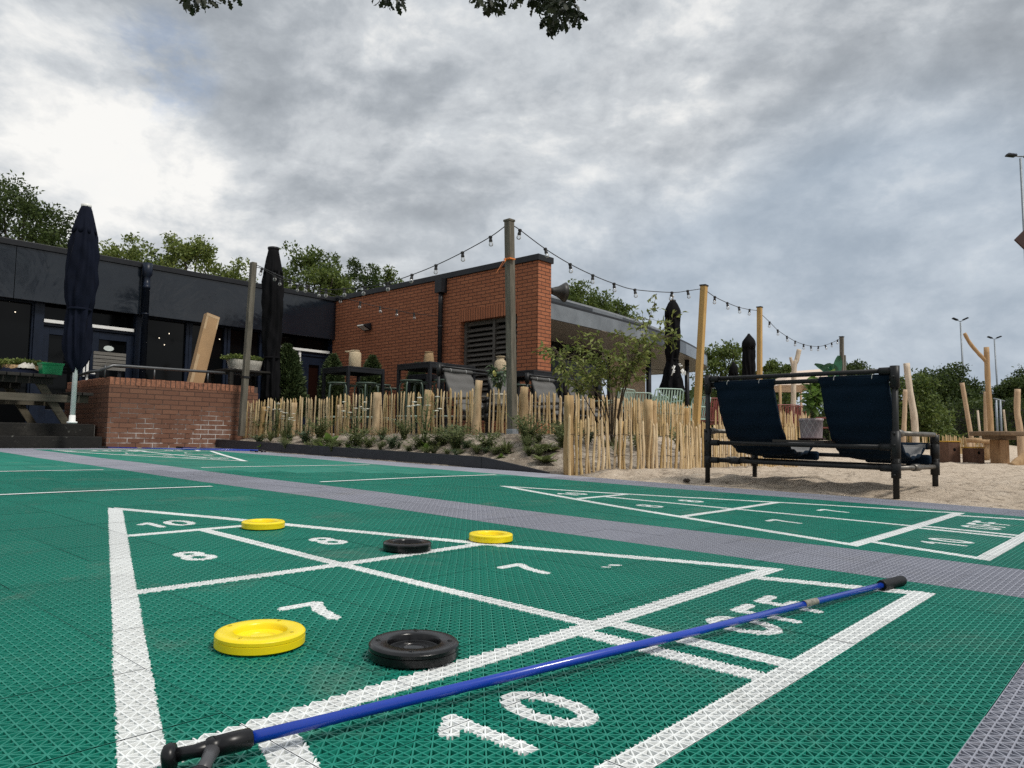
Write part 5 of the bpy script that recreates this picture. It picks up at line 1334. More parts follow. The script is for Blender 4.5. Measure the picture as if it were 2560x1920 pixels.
for a in (('f', 628, 1088, 1.2, 'feathery green herb at the foot of the leaning grey pole'), ('f', 660, 1092, 1.0, 'feathery green herb second from the leaning grey pole'), ('g', 676, 1104, .9, 'arching grass tuft below the feathery herbs near the leaning pole'),
          ('d', 690, 1094, 1.25, 'white daisies standing against the left stretch of the fence'), ('d', 722, 1100, 1.1, 'white daisies just right of the first daisy clump'), ('g', 714, 1102, 1.1, 'upright grass tuft among the daisies'),
          ('b', 646, 1108, .7, 'small herb at the left end of the bed, above the edging board'), ('b', 762, 1106, .9, 'low bluish herb left of the big bright leaf rosette'), ('r', 826, 1112, 1.15, 'big bright green leaf rosette on the sand bank'), ('f', 800, 1098, 1.1, 'bushy herb behind the big bright leaf rosette'),
          ('b', 760, 1084, 1.0, 'leafy herb at the fence foot, left of the big rosette'), ('b', 850, 1082, 1.2, 'leafy herb at the fence foot, right of the big rosette'), ('d', 888, 1104, 1.2, 'tall leafy flowering herb against the middle of the fence'), ('b', 890, 1116, 1.2, 'dense dark herb right of the big rosette'), ('b', 922, 1118, .7, 'spindly dry herb beside the dense dark herb'),
          ('r', 796, 1122, .8, 'flat leaf rosette just above the edging board'), ('b', 980, 1120, .8, 'low herb on the bare sand right of the middle post'), ('f', 955, 1100, .6, 'small herb by the thick fence post'), ('f', 1010, 1098, .8, 'herb at the fence foot behind the bare sand'),
          ('d', 1062, 1118, 1.35, 'tall dark stemmed herb with white flowers before the fence'), ('b', 1048, 1122, .8, 'low herb at the foot of the tall white flowers'), ('b', 1105, 1110, 1.1, 'bluish herb right of the tall white flowers'), ('f', 1140, 1124, 1.1, 'yellowish herb clump left of the thick leaning fence post'), ('b', 1136, 1100, .8, 'small herb behind the yellowish clump'),
          ('b', 1218, 1122, .95, 'round green herb left of the tall grey pole'), ('g', 1266, 1134, 1.0, 'pale grass tuft in front of the tall grey pole'), ('f', 1318, 1112, 1.1, 'dense green herb right of the tall grey pole'), ('r', 1358, 1128, 1.0, 'leafy rosette right of the dense herb'), ('r', 1360, 1158, 1.1, 'dark leafy rosette low on the bank near the fence corner'),
          ('f', 1405, 1118, 1.0, 'herb clump behind the corner post of the near fence'), ('p', 1372, 1086, 1.1, 'purple flower spikes in front of the fence'), ('b', 1400, 1092, 1.0, 'herb under the purple flower spikes'), ('b', 1345, 1106, .7, 'small herb left of the purple flowers'),
          ('g', 1545, 1140, .9, 'grass tuft behind the near fence'), ('b', 1600, 1128, 1.1, 'grey green herb behind the middle of the near fence'), ('f', 1706, 1130, 1.1, 'bright herb behind the right part of the near fence'), ('g', 1512, 1120, .8, 'grass tuft beside the young tree stems'), ('b', 1470, 1108, .9, 'herb at the foot of the rear fence by the young tree')):
    put(*a)
for i in range(64):
    px = rnd.uniform(640, 1400); py = 1092 + (px - 640) * .040 + rnd.uniform(4, 30)
    k = rnd.choice('bbrgf'); put(k, int(px), int(py), rnd.uniform(.3, .6), 'little weed scattered on the stony planting bed')

# ------------------------------------------------------------------ young multi-stemmed tree
yt = thing('young_tree', 'young multi-stemmed tree with loose drooping leaves, between the two fences', 'tree', G(1532, 1118))
yb = G(1532, 1118); st = MB(); P, D_ = [], []
tips = [((1470, 1010), (1425, 930), (1385, 868)), ((1490, 1000), (1450, 900), (1455, 840)), ((1500, 990), (1415, 945), (1412, 915)), ((1530, 980), (1515, 900), (1490, 855)), ((1555, 990), (1570, 900), (1552, 825)),
        ((1560, 980), (1600, 880), (1642, 735)), ((1565, 970), (1620, 880), (1680, 800)), ((1510, 985), (1480, 940), (1455, 960)), ((1540, 985), (1545, 930), (1600, 925)), ((1560, 960), (1600, 860), (1610, 800)), ((1525, 990), (1500, 930), (1530, 895)), ((1500, 1000), (1440, 900), (1372, 880)), ((1570, 950), (1640, 850), (1700, 850)), ((1545, 975), (1580, 900), (1560, 860))]
for k, tp in enumerate(tips):
    Ys = [8.0, 8.05 + rnd.uniform(-.15, .15), 8.1 + rnd.uniform(-.4, .4), 8.1 + rnd.uniform(-.5, .5)]
    pts = catmull([yb + Vector((rnd.uniform(-.03, .03), rnd.uniform(-.03, .03), 0))] + [W(*q, y) for q, y in zip(tp, Ys[1:])], 7); n = len(pts)
    st.tube(pts, [.0052 * (1 - i / n) + .0018 for i in range(n)], 6)
    def twig(p, d, L, lv):
        e = p + d * L; st.tube([p, p.lerp(e, .5) + Vector((0, 0, .015)), e - Vector((0, 0, .02))], [.0028, .002, .001], 4)
        for i in range(lv):
            q = p.lerp(e, rnd.uniform(.15, 1.05)); dd = (d * .8 + Vector((rnd.gauss(0, .6), rnd.gauss(0, .6), rnd.gauss(-.35, .4)))).normalized(); P.append(tuple(q)); D_.append(tuple(dd))
    for i in range(int(n * .42), n):
        for _ in range(2):
            d = Vector((rnd.gauss(0, 1), rnd.gauss(0, 1), rnd.gauss(.25, .5))).normalized(); twig(pts[i], d, rnd.uniform(.08, .22), 5)
P, D_ = np.array(P), np.array(D_); nm = nrng.normal(size=P.shape) * .55 + np.array((0, 0, 1.0)); nm /= np.linalg.norm(nm, axis=1)[:, None]; ls = nrng.uniform(.048, .085, len(P))
leaves_obj('crown', leaf_quads(P, D_, nm, ls, ls * .42, .15), M_LSAP, yt); st.build('trunk', M_STEM, yt)
# ------------------------------------------------------------------ closed parasols
def cloth_dark(name, col):
    m, t, b, oc = newmat(name); n = t.noise(oc, 4, 6, .6); w = t.noise(oc, 220, 2, .5)
    t.l.new(t.ramp(n, [(.3, tuple(c * .7 for c in col)), (.7, tuple(c * 1.35 for c in col))]), b.inputs['Base Color']); b.inputs['Roughness'].default_value = .8
    b.inputs['Specular IOR Level'].default_value = .08; bump(t, b, w, .2, .003); return m
M_CNAVY = cloth_dark('navy_parasol_cloth', (.006, .008, .017)); M_CBLK = cloth_dark('black_parasol_cloth', (.006, .006, .007))
def parasol(label, foot, top, bot_f, prof, mat, pole_mat, pole_r, seed, pleats=8, cap=True, skirt=None, base=True, group='closed parasols'):
    """foot, top: world points; prof: (fraction from the lower hem 0 .. top 1, radius); bot_f: where the hem is along foot-top"""
    foot, top = Vector(foot), Vector(top); r = thing('parasol', label, 'parasol', foot, 0, group)
    ax = (top - foot).normalized(); L = (top - foot).length; x = ax.cross(Vector((0, 1, 0))).normalized(); y = ax.cross(x)
    b_ = MB(); b_.tube([foot, top - ax * .05], pole_r, 14); b_.build('pole', pole_mat, r)
    rr_ = random.Random(seed); N = 64; K = 44; vs = []
    ph_ = [rr_.uniform(-.25, .25) for _ in range(pleats)]
    fx, fy = [p[0] for p in prof], [p[1] for p in prof]
    for i in range(K + 1):
        f = i / K; R = float(np.interp(f, fx, fy)); h = L * (bot_f + (1 - bot_f) * f); tw = .55 * math.sin(f * 2.2 + seed)
        for j in range(N):
            a = 2 * PI * j / N; k = a * pleats / (2 * PI) + tw + .18 * math.sin(f * 9 + a * 2 + seed)
            fold = abs(((k % 1.0) - .5) * 2) ** 1.4; amp = .42 * (1 - .55 * f)
            q = R * (1 - amp * (1 - fold)) * (1 + .06 * math.sin(a * 2 + seed + f * 3)) + .006 * math.sin(f * 40 + a * 5)
            dz = -.045 * (1 - fold) * max(0, 1 - f * 6) + .03 * max(0, 1 - f * 8) * math.sin(a * 3 + seed)
            vs.append(foot + ax * (h + dz) + x * (q * math.cos(a)) + y * (q * math.sin(a)))
    fs = [(i * N + j, i * N + (j + 1) % N, (i + 1) * N + (j + 1) % N, (i + 1) * N + j) for i in range(K) for j in range(N)]
    b_ = MB(); b_.add(vs, fs, 0, True); cn = b_.build('canopy', mat, r); so2 = cn.modifiers.new('solid', 'SOLIDIFY'); so2.thickness = .003
    # vent flap near the top
    b_ = MB(); vs = []; ft = .84; Kf = 6
    for i in range(Kf + 1):
        f = ft + (.995 - ft) * i / Kf; R = float(np.interp(f, fx, fy)) * 1.02 + .006 * (1 - i / Kf)
        for j in range(32):
            a = 2 * PI * j / 32; k = a * pleats / (2 * PI) + seed; q = R * (1 - .16 * (1 - abs(((k % 1) - .5) * 2)) * (1 - i / Kf)); zz_ = L * (bot_f + (1 - bot_f) * f) - .05 * (1 - i / Kf) * abs(math.sin(a * 4 + seed))
            vs.append(foot + ax * zz_ + x * (q * math.cos(a)) + y * (q * math.sin(a)))
    b_.add(vs, [(i * 32 + j, i * 32 + (j + 1) % 32, (i + 1) * 32 + (j + 1) % 32, (i + 1) * 32 + j) for i in range(Kf) for j in range(32)], 0, True)
    v_ = b_.build('vent_flap', mat, r); v_.modifiers.new('solid', 'SOLIDIFY').thickness = .003
    tie = min(range(len(prof)), key=lambda i: fy[i] if .1 < fx[i] < .5 else 9)
    b_ = MB(); b_.lathe(foot + ax * L * (bot_f + (1 - bot_f) * fx[tie]), [(fy[tie] * .93, -.015), (fy[tie] * .97, -.012), (fy[tie] * .97, .012), (fy[tie] * .93, .015)], 24, (x, y, ax)); b_.build('strap', mat, r)
    if cap: b_ = MB(); b_.lathe(top, [(fy[-1] * 1.15, -.03), (fy[-1] * 1.25, -.01), (fy[-1] * 1.25, .012), (fy[-1] * .8, .022), (.002, .026)], 20, (x, y, ax)); b_.build('cap', pole_mat if cap == 'pole' else M_BLACK, r)
    if base: b_ = MB(); b_.lathe(foot, [(.06, 0), (.06, .02), (pole_r + .008, .025), (pole_r + .006, .10)], 16); b_.build('foot', pole_mat, r)
    return r, x, y, ax, L
M_PALE = PM('pale_grey_metal', (.52, .52, .50), .4, var=.08)
pf = W(180, 1058, 9.4); pt_ = W(216, 514, 9.4)
parasol('tall navy closed parasol on a white pole beside the picnic table', pf, pt_, (1058 - 925) / (1058 - 514), [(0, .05), (.04, .125), (.12, .17), (.22, .165), (.31, .150), (.36, .145), (.42, .185), (.52, .20), (.72, .195), (.80, .175), (.90, .115), (.985, .065), (1, .05)], M_CNAVY, M_WHITE, .030, 1, cap='pole')
pf = W(676, 1050, 11.9); pf.z = TERL; pt_ = W(684, 621, 11.9)
parasol('tall black closed parasol behind the leaning grey pole', pf, pt_, .16, [(0, .17), (.08, .165), (.20, .155), (.27, .135), (.32, .15), (.40, .175), (.62, .19), (.78, .185), (.88, .14), (.98, .085), (1, .075)], M_CBLK, M_BLACK, .024, 2.3)
pf = W(1678, 1000, 14.6); pf.z = TERR; pt_ = W(1682, 752, 14.6)
u3 = parasol('black closed parasol with white lettering on its flared skirt, before the swept roof', pf, pt_, .33, [(0, .20), (.03, .27), (.10, .25), (.20, .20), (.30, .155), (.36, .13), (.44, .165), (.60, .185), (.78, .165), (.90, .155), (.97, .09), (1, .05)], M_CBLK, M_BLACK, .024, 4.1)
b_ = MB(); b_.lathe(pt_ + u3[3] * .02, [(.012, 0), (.012, .05), (.028, .06), (.028, .09), (.002, .11)], 12); b_.build('finial', M_PALE, u3[0])
# white script on the folded skirt
tx = MB()
def stroke(pts, wd=.012):
    P_ = [W(x, y, 14.6) for x, y in pts]; c0 = foot3 = None
    P_ = [p - Vector((0, .245, 0)) for p in P_]
    tx.tube(P_, wd, 6)
z5 = lambda pts: [(1360 + x * .1989, 720 + y * .1989) for x, y in pts]
for pts in ([(1575, 1030), (1600, 990), (1585, 1030), (1575, 1010)], [(1612, 995), (1590, 1050), (1570, 1115)], [(1590, 1060), (1612, 1050)], [(1585, 1080), (1607, 1070)],
            [(1655, 975), (1680, 970), (1665, 990), (1690, 995), (1672, 1005)], [(1690, 985), (1702, 1000)], [(1685, 1050), (1695, 1075), (1710, 1060), (1690, 1040)], [(1710, 1030), (1700, 1090), (1715, 1110)], [(1718, 1045), (1722, 1090), (1735, 1100), (1738, 1060), (1742, 1110)]):
    stroke(z5(pts))
tx.build('lettering', M_WHITE, u3[0])
pf = W(1871, 1050, 20.5); pf.z = .3; pt_ = W(1872, 836, 20.5)
parasol('small black closed parasol next to the farther yellow pine pole', pf, pt_, .28, [(0, .16), (.1, .19), (.3, .195), (.6, .19), (.85, .17), (.90, .19), (.95, .12), (1, .03)], M_CBLK, M_BLACK, .03, 5.2)
b_ = MB()
pf = W(1832, 1040, 23); pf.z = .3; pt_ = W(1834, 906, 23)
parasol('lowest black closed parasol, half hidden left of the small black one', pf, pt_, .2, [(0, .14), (.2, .17), (.5, .17), (.8, .15), (.93, .12), (1, .03)], M_CBLK, M_BLACK, .03, 6.7)

# ------------------------------------------------------------------ bar tables, stools, lanterns
def bar_table(label, px, py, Y, a, b, src=None, h=None):
    p = W(px, py, Y); u, v, z = toUV(p); zt = p.z if h is None else h
    r = thing('bar_table', label, 'table', UV(u - a / 2, v + b / 2, TERR), RZ, 'black bar tables on the terrace')
    b_ = MB(); b_.uvbox(u - a, u, v, v + b, zt - .028, zt); b_.build('tabletop', M_BLACK, r, bevel=.003)
    b_ = MB(); e = .045
    for (u0, u1, v0_, v1_) in ((u - a, u, v, v + e), (u - a, u, v + b - e, v + b), (u - a, u - a + e, v + e, v + b - e), (u - e, u, v + e, v + b - e)): b_.uvbox(u0 + .004, u1 - .004, v0_ + .004, v1_ - .004, zt - .085, zt - .0285)
    b_.build('frame', M_BLACK, r)
    for (uu, vv) in ((u - a, v), (u - e, v), (u - a, v + b - e), (u - e, v + b - e)): b_ = MB(); b_.uvbox(uu, uu + e, vv, vv + e, TERR, zt - .029); b_.build('leg', M_BLACK, r, bevel=.002)
    return r, u, v, zt
T1_ = bar_table('black bar table carrying the tall wicker lantern with a bail handle', 870, 914, 11.4, .70, .72)
T2_ = bar_table('black bar table carrying the tapered wicker lantern', 1075, 903, 10.75, .76, .95)
T3_ = bar_table('black bar table behind the grey loungers, carrying the jar shaped lantern', 1334, 924, 11.0, .95, .72)
T4_ = bar_table('lower black table against the orange brick wall, seen beneath another table', 1067, 934, 12.5, .5, .5)
M_SAGE = PM('sage_green_metal', (.06, .092, .07), .45, var=.12); M_SAGEL = PM('pale_sage_metal', (.30, .40, .34), .45, var=.1); M_CORAL = PM('coral_red_metal', (.20, .05, .044), .5, var=.12)
def make_stool():
    r = thing('bar_stool', 'x', 'stool', (0, 0, 0), 0, 'green bar stools on the terrace'); H = .79
    b_ = MB(); b_.lathe((0, 0, 0), [(.02, H - .012), (.155, H - .014), (.168, H - .006), (.168, H + .004), (.155, H + .008), (.02, H + .004), (.001, H + .004)], 28); b_.build('seat', M_SAGE, r, local=True)
    for k in range(4):
        a = k * PI / 2 + PI / 4; ca, sa = math.cos(a), math.sin(a)
        b_ = MB(); b_.tube([(ca * .09, sa * .09, H - .015), (ca * .15, sa * .15, H - .025), (ca * .172, sa * .172, H - .06), (ca * .18, sa * .18, H - .12), (ca * .215, sa * .215, 0)], .0125, 8); b_.build('leg', M_SAGE, r, local=True)
    b_ = MB(); pts = [(.205 * math.cos(a), .205 * math.sin(a), .26) for a in np.linspace(0, 2 * PI, 25)]; b_.tube(pts, .008, 6); b_.build('foot_ring', M_SAGEL, r, local=True)
    return r
S_ = None
for i, (px, py, Y, lab) in enumerate(((846, 958, 11.5, 'green bar stool under the left half of the leftmost bar table'), (916, 958, 11.5, 'green bar stool under the right half of the leftmost bar table'), (884, 964, 12.3, 'green bar stool behind the near leg of the leftmost bar table'), (952, 963, 12.2, 'green bar stool behind the right leg of the leftmost bar table'),
                        (981, 972, 12.6, 'green bar stool left of the middle bar table'), (1028, 952, 10.85, 'green bar stool under the front of the middle bar table'), (1062, 957, 11.4, 'green bar stool behind the near leg of the middle bar table'), (1112, 951, 10.9, 'green bar stool right of the middle bar table, behind a lounger'), (1300, 963, 11.0, 'green bar stool just right of the tall grey pole'))):
    p = W(px, py, Y); z = TERR + .02; M_ = Matrix.Translation((p.x, p.y, z)) @ Matrix.Rotation(i * .7 + .2, 4, 'Z') @ Matrix.Diagonal((1, 1, (p.z - z) / .79, 1))
    if S_ is None: S_ = make_stool(); S_.matrix_world = M_; S_['label'] = lab
    else: dup(S_, M_, lab)
def wicker_mat(name, lo, hi):
    m, t, b, oc = newmat(name); s = t.new('ShaderNodeSeparateXYZ'); t.l.new(oc, s.inputs[0])
    ang = t.math('ARCTAN2', s.outputs[1], s.outputs[0]); w1 = t.math('SINE', t.math('MULTIPLY', s.outputs[2], 330.0)); w2 = t.math('SINE', t.math('MULTIPLY', ang, 26.0))
    f = t.math('MULTIPLY_ADD', t.math('MULTIPLY', w1, w2), .5, .5); n = t.noise(oc, 40, 5, .6)
    t.l.new(t.ramp(t.math('ADD', t.math('MULTIPLY', f, .6), t.math('MULTIPLY', n, .5)), [(.25, tuple(x * .4 for x in lo)), (.5, lo), (.8, hi)]), b.inputs['Base Color'])
    b.inputs['Roughness'].default_value = .8; bump(t, b, f, .8, .01); return m
M_WICK = wicker_mat('pale_wicker', (.52, .40, .25), (.74, .62, .44)); M_WICKB = wicker_mat('brown_wicker', (.34, .22, .11), (.50, .34, .18)); M_WICKG = wicker_mat('greyed_wicker', (.30, .28, .24), (.50, .48, .43))
def lantern(label, px, pyb, Y, zt, prof, mat, handle=None):
    p = W(px, pyb, Y); p.z = zt; r = thing('lantern', label, 'lantern', p, 0, 'wicker lanterns on the bar tables')
    b_ = MB(); b_.lathe(p, prof, 28); b_.build('basket', mat, r)
    b_ = MB(); R, H = prof[-1]
    b_.tube([p + Vector((R * 1.02 * math.cos(a), R * 1.02 * math.sin(a), H)) for a in np.linspace(0, 2 * PI, 25)], .008, 6); b_.build('rim', mat, r)
    if handle: b_ = MB(); b_.tube(catmull([p + Vector(q) for q in handle], 6), .007, 6); b_.build('handle', mat, r)
    return r
lantern('tall wicker lantern with its handle folded over to the left', 887, 916, 11.75, T1_[3], [(.092, .0), (.096, .01), (.098, .13), (.095, .235), (.082, .25), (.066, .255), (.066, .275)], M_WICK, [(.07, 0, .262), (-.02, -.07, .268), (-.14, -.02, .265), (-.16, .02, .26), (-.06, .06, .262)])
lantern('tapered brown wicker lantern without a handle', 1072, 902, 11.2, T2_[3], [(.088, 0), (.085, .02), (.075, .11), (.062, .185)], M_WICKB)
lj = lantern('jar shaped pale wicker lantern with a narrow neck, left of the tall grey pole', 1251, 919, 11.45, T3_[3], [(.092, 0), (.094, .05), (.092, .15), (.070, .185), (.056, .195), (.058, .235), (.066, .24)], M_WICK)
lantern('brown wicker lantern on the low table under the middle bar table', 1097, 933, 12.5, T4_[3], [(.07, 0), (.07, .05), (.06, .11)], M_WICKB)

# ------------------------------------------------------------------ picnic table and what lies on it
M_OLDW = wood_mat('old_grey_picnic_wood', (.045, .038, .028), (.13, .115, .085), scale=3, axis=1); M_OLDD = wood_mat('dark_picnic_wood', (.012, .011, .010), (.035, .032, .028), axis=1)
zt_ = W(80, 937, 9.75).z; gz = TERL + .008
c0 = W(100, 1057, 9.7); c0.z = gz
pu_, pv_, _ = toUV(c0)
pr2 = thing('picnic_table', 'weathered dark picnic table at the top of the stone steps', 'picnic table', UV(pu_, pv_ - .5, gz), RZ)
# the trestle end faces the court: legs lie in the v direction, the planks run back along -u
vc_ = PU(40, 950, pu_)[0]; H_ = zt_ - gz
for k in range(6):
    b_ = MB(); v_ = vc_ - .36 + k * .145; b_.uvbox(pu_ - 1.75, pu_ + .16, v_ - .066, v_ + .066, zt_ - .042 - .0006 * k, zt_ - .0006 * k); b_.build('plank', M_OLDD, pr2, bevel=.004)
for s in (-1, 1):
    for k in range(2): b_ = MB(); v_ = vc_ + s * (.67 + k * .145); b_.uvbox(pu_ - 1.75, pu_ + .14, v_ - .066, v_ + .066, gz + .385, gz + .425); b_.build('seat_plank', M_OLDD, pr2, bevel=.004)
for uo in (0, -1.45):
    for s in (-1, 1): b_ = MB(); b_.bar(UV(pu_ + uo - .045, vc_ + s * .62, gz), UV(pu_ + uo - .045, vc_ + s * .24, zt_ - .045), .045, .095, HV); b_.build('leg', M_OLDW, pr2)
    b_ = MB(); b_.bar(UV(pu_ + uo, vc_ - .86, gz + .335), UV(pu_ + uo, vc_ + .86, gz + .335), .045, .10); b_.build('crossbar', M_OLDW, pr2, bevel=.004)
    b_ = MB(); b_.bar(UV(pu_ + uo - .002, vc_ - .42, zt_ - .085), UV(pu_ + uo - .002, vc_ + .42, zt_ - .085), .045, .08); b_.build('top_bearer', M_OLDD, pr2, bevel=.004)
def basket(label, px, py, Y, z, a, b, h, mat, hd=True, seed=1, fol=True, trail=-1):
    p = W(px, py, Y); p.z = z; r = thing('basket', label, 'basket', p, RZ); b_ = MB(); n = 32; vs = []
    for i, (s, zz_) in enumerate(((.84, 0), (.92, h * .5), (1.0, h), (.95, h), (.8, .03))):
        for j in range(n):
            an = 2 * PI * j / n; cx_, sy_ = math.cos(an), math.sin(an); e = (abs(cx_) ** 5 + abs(sy_) ** 5) ** (-.2); vs.append(p + HV * (a * s * cx_ * e) + HU * (b * s * sy_ * e) + Vector((0, 0, zz_)))
    b_.add(vs, [(i * n + j, i * n + (j + 1) % n, (i + 1) * n + (j + 1) % n, (i + 1) * n + j) for i in range(4) for j in range(n)] + [tuple(range(4 * n, 5 * n))], 0, True); b_.build('wicker', mat, r)
    if hd:
        for s in (-1, 1):
            b_ = MB(); b_.tube([p + HV * (s * a) + HU * .06 + Vector((0, 0, h)), p + HV * (s * a * 1.04) + HU * .03 + Vector((0, 0, h + .06)), p + HV * (s * a * 1.04) - HU * .03 + Vector((0, 0, h + .06)), p + HV * (s * a) - HU * .06 + Vector((0, 0, h))], .009, 6); b_.build('handle', mat, r)
    if fol:
        nn = 1500; t1, t2 = nrng.uniform(-1, 1, nn), nrng.uniform(-1, 1, nn); P_ = np.array(p)[None] + np.outer(t1 * a * 1.05 + trail * np.abs(nrng.normal(0, .05, nn)), HV) + np.outer(t2 * b, HU)
        P_[:, 2] = z + h + .015 + .055 * nrng.uniform(0, 1, nn) * (1.2 - t1 * t1 * .6) - .10 * np.maximum(0, trail * t1 - .75)
        d_ = rand_dirs(nn, .4); leaves_obj('foliage', leaf_quads(P_, d_, rand_dirs(nn, .8), .03 * nrng.uniform(.6, 1.3, nn), .022), M_LLIGHT, r)
    return r
basket('dark wicker basket of green plants on the picnic table', 68, 930, 9.95, zt_ + .002, .29, .13, .13, M_WICKB, hd=False)
gb = W(126, 934, 9.75); gb.z = zt_ + .002
g_ = thing('storage_box', 'bright green plastic box on the picnic table', 'box', gb, RZ)
M_GRN = PM('bright_green_plastic', (.005, .21, .075), .4, var=.08)
b_ = MB(); hw, hd_, hh_ = .125, .09, .155; vs = []
for (s, zz_) in ((.88, 0), (1.0, hh_ - .03), (1.07, hh_ - .03), (1.09, hh_), (1.0, hh_), (.86, .012)):
    for (a, b2) in ((-1, -1), (1, -1), (1, 1), (-1, 1)): vs.append(gb + HV * (hw * s * a) + HU * (hd_ * s * b2) + Vector((0, 0, zz_)))
b_.add(vs, [(i * 4 + j, i * 4 + (j + 1) % 4, (i + 1) * 4 + (j + 1) % 4, (i + 1) * 4 + j) for i in range(5) for j in range(4)] + [(20, 21, 22, 23), (3, 2, 1, 0)]); b_.build('tub', M_GRN, g_, bevel=.006)
def cloth_heap(name, label, cat, px, py, Y, z, a, b, h, mat, seed):
    p = W(px, py, Y); p.z = z; b_ = MB(); n, m_ = 26, 18; vs = []
    for i in range(n + 1):
        for j in range(m_ + 1):
            s, q = i / n * 2 - 1, j / m_ * 2 - 1; e = max(0, 1 - (abs(s) ** 3 + abs(q) ** 3)); hz_ = h * e ** .5 * (.55 + .7 * abs(mnoise.noise((s * 2.6 + seed, q * 2.6, seed)))) + .012 * mnoise.noise((s * 7, q * 7, seed))
            vs.append(p + HV * (a * s * (1 + .1 * mnoise.noise((q * 3, seed, 0)))) + HU * (b * q) + Vector((0, 0, max(0, hz_) + .001)))
    b_.add(vs, [(i * (m_ + 1) + j, (i + 1) * (m_ + 1) + j, (i + 1) * (m_ + 1) + j + 1, i * (m_ + 1) + j + 1) for i in range(n) for j in range(m_)], 0, True)
    o = b_.build(name, mat, None, loc=p); tag(o, label, cat); return o
cloth_heap('folded_clothes', 'heap of dark clothes lying on the picnic table edge', 'clothes', 52, 938, 9.68, zt_ + .002, .25, .10, .10, M_CNAVY, 1)
cloth_heap('white_cloth', 'crumpled off-white cloth on top of the dark clothes', 'cloth', 66, 922, 9.70, zt_ + .078, .10, .06, .085, PM('off_white_cotton', (.52, .49, .43), .9, var=.15), 4)
# dark table with the second basket, behind the garden wall
tb = W(606, 928, 11.75); th_ = thing('terrace_table', 'dark table behind the garden wall, carrying the grey wicker basket', 'table', (tb.x, tb.y, TERL), RZ); tu, tv, tz = toUV(tb)
b_ = MB(); b_.uvbox(tu - .45, tu + .3, tv - .40, tv + .42, tz - .03, tz); b_.build('tabletop', M_OLDD, th_, bevel=.004)
for du_, dv_ in ((-.4, -.35), (.22, -.35), (-.4, .36), (.22, .36)): b_ = MB(); b_.uvbox(tu + du_, tu + du_ + .06, tv + dv_, tv + dv_ + .06, TERL, tz - .031); b_.build('leg', M_OLDD, th_)
basket('greyed wicker basket of trailing plants with end handles, behind the garden wall', 611, 927, 11.7, tz + .002, .28, .12, .165, M_WICKG, trail=-1)
# long cardboard box leaning on the railing side
M_CARD = PM('brown_cardboard', (.36, .225, .115), .85, var=.1, scale=4); M_TAPE = PM('cardboard_tape', (.44, .31, .18), .5, var=.08)
q0, q1 = W(462, 1045, 11.3), W(530, 789, 11.75); q0.z = TERL + .02
ax_ = (q1 - q0).normalized(); xx = (HV - ax_ * HV.dot(ax_)).normalized(); yy = ax_.cross(xx)
cb = thing('cardboard_box', 'long narrow cardboard box leaning upright behind the garden wall', 'box', q0, 0); L_ = (q1 - q0).length
b_ = MB(); b_.box((q0 + q1) / 2, (.215, .12, L_), (xx, yy, ax_)); b_.build('carton', M_CARD, cb, bevel=.004)
sgn = -1 if yy.y > 0 else 1
for (s0, s1, x0, x1) in ((.85, .97, -.106, -.075), (.88, .97, .08, .106), (.972, .995, -.106, .106), (.2, .62, -.106, -.06)):
    b_ = MB(); b_.box(q0 + ax_ * (L_ * (s0 + s1) / 2) + xx * ((x0 + x1) / 2) + yy * (sgn * .0605), (x1 - x0, .002, L_ * (s1 - s0)), (xx, yy, ax_)); b_.build('tape', M_TAPE, cb)
# slatted bench back by the glass doors
sb = thing('slatted_bench', 'grey slatted wooden bench in front of the glass doors', 'bench', UV(UF + .5, vat(273), TERL), RZ)
va2, vb2 = PU(233, 900, UF + .5)[0], PU(314, 900, UF + .5)[0]; zA, zB2 = PU(270, 880, UF + .5)[1], PU(270, 926, UF + .5)[1]
M_SLAT = wood_mat('grey_slat_wood', (.10, .095, .085), (.22, .21, .19), axis=1)
for k in range(5):
    z0 = zB2 + (zA - zB2) * k / 5; b_ = MB(); b_.uvbox(UF + .48, UF + .51, va2, vb2, z0 + .006, z0 + (zA - zB2) / 5 - .006); b_.build('slat', M_SLAT, sb)
b_ = MB(); b_.uvbox(UF + .48, UF + .9, va2, vb2, TERL + .40, TERL + .44); b_.build('seat', M_SLAT, sb)
for v_ in (va2 + .06, vb2 - .10): b_ = MB(); b_.uvbox(UF + .445, UF + .478, v_, v_ + .05, TERL, zA - .01); b_.uvbox(UF + .85, UF + .89, v_, v_ + .05, TERL, TERL + .399); b_.build('leg', M_BLACK, sb)

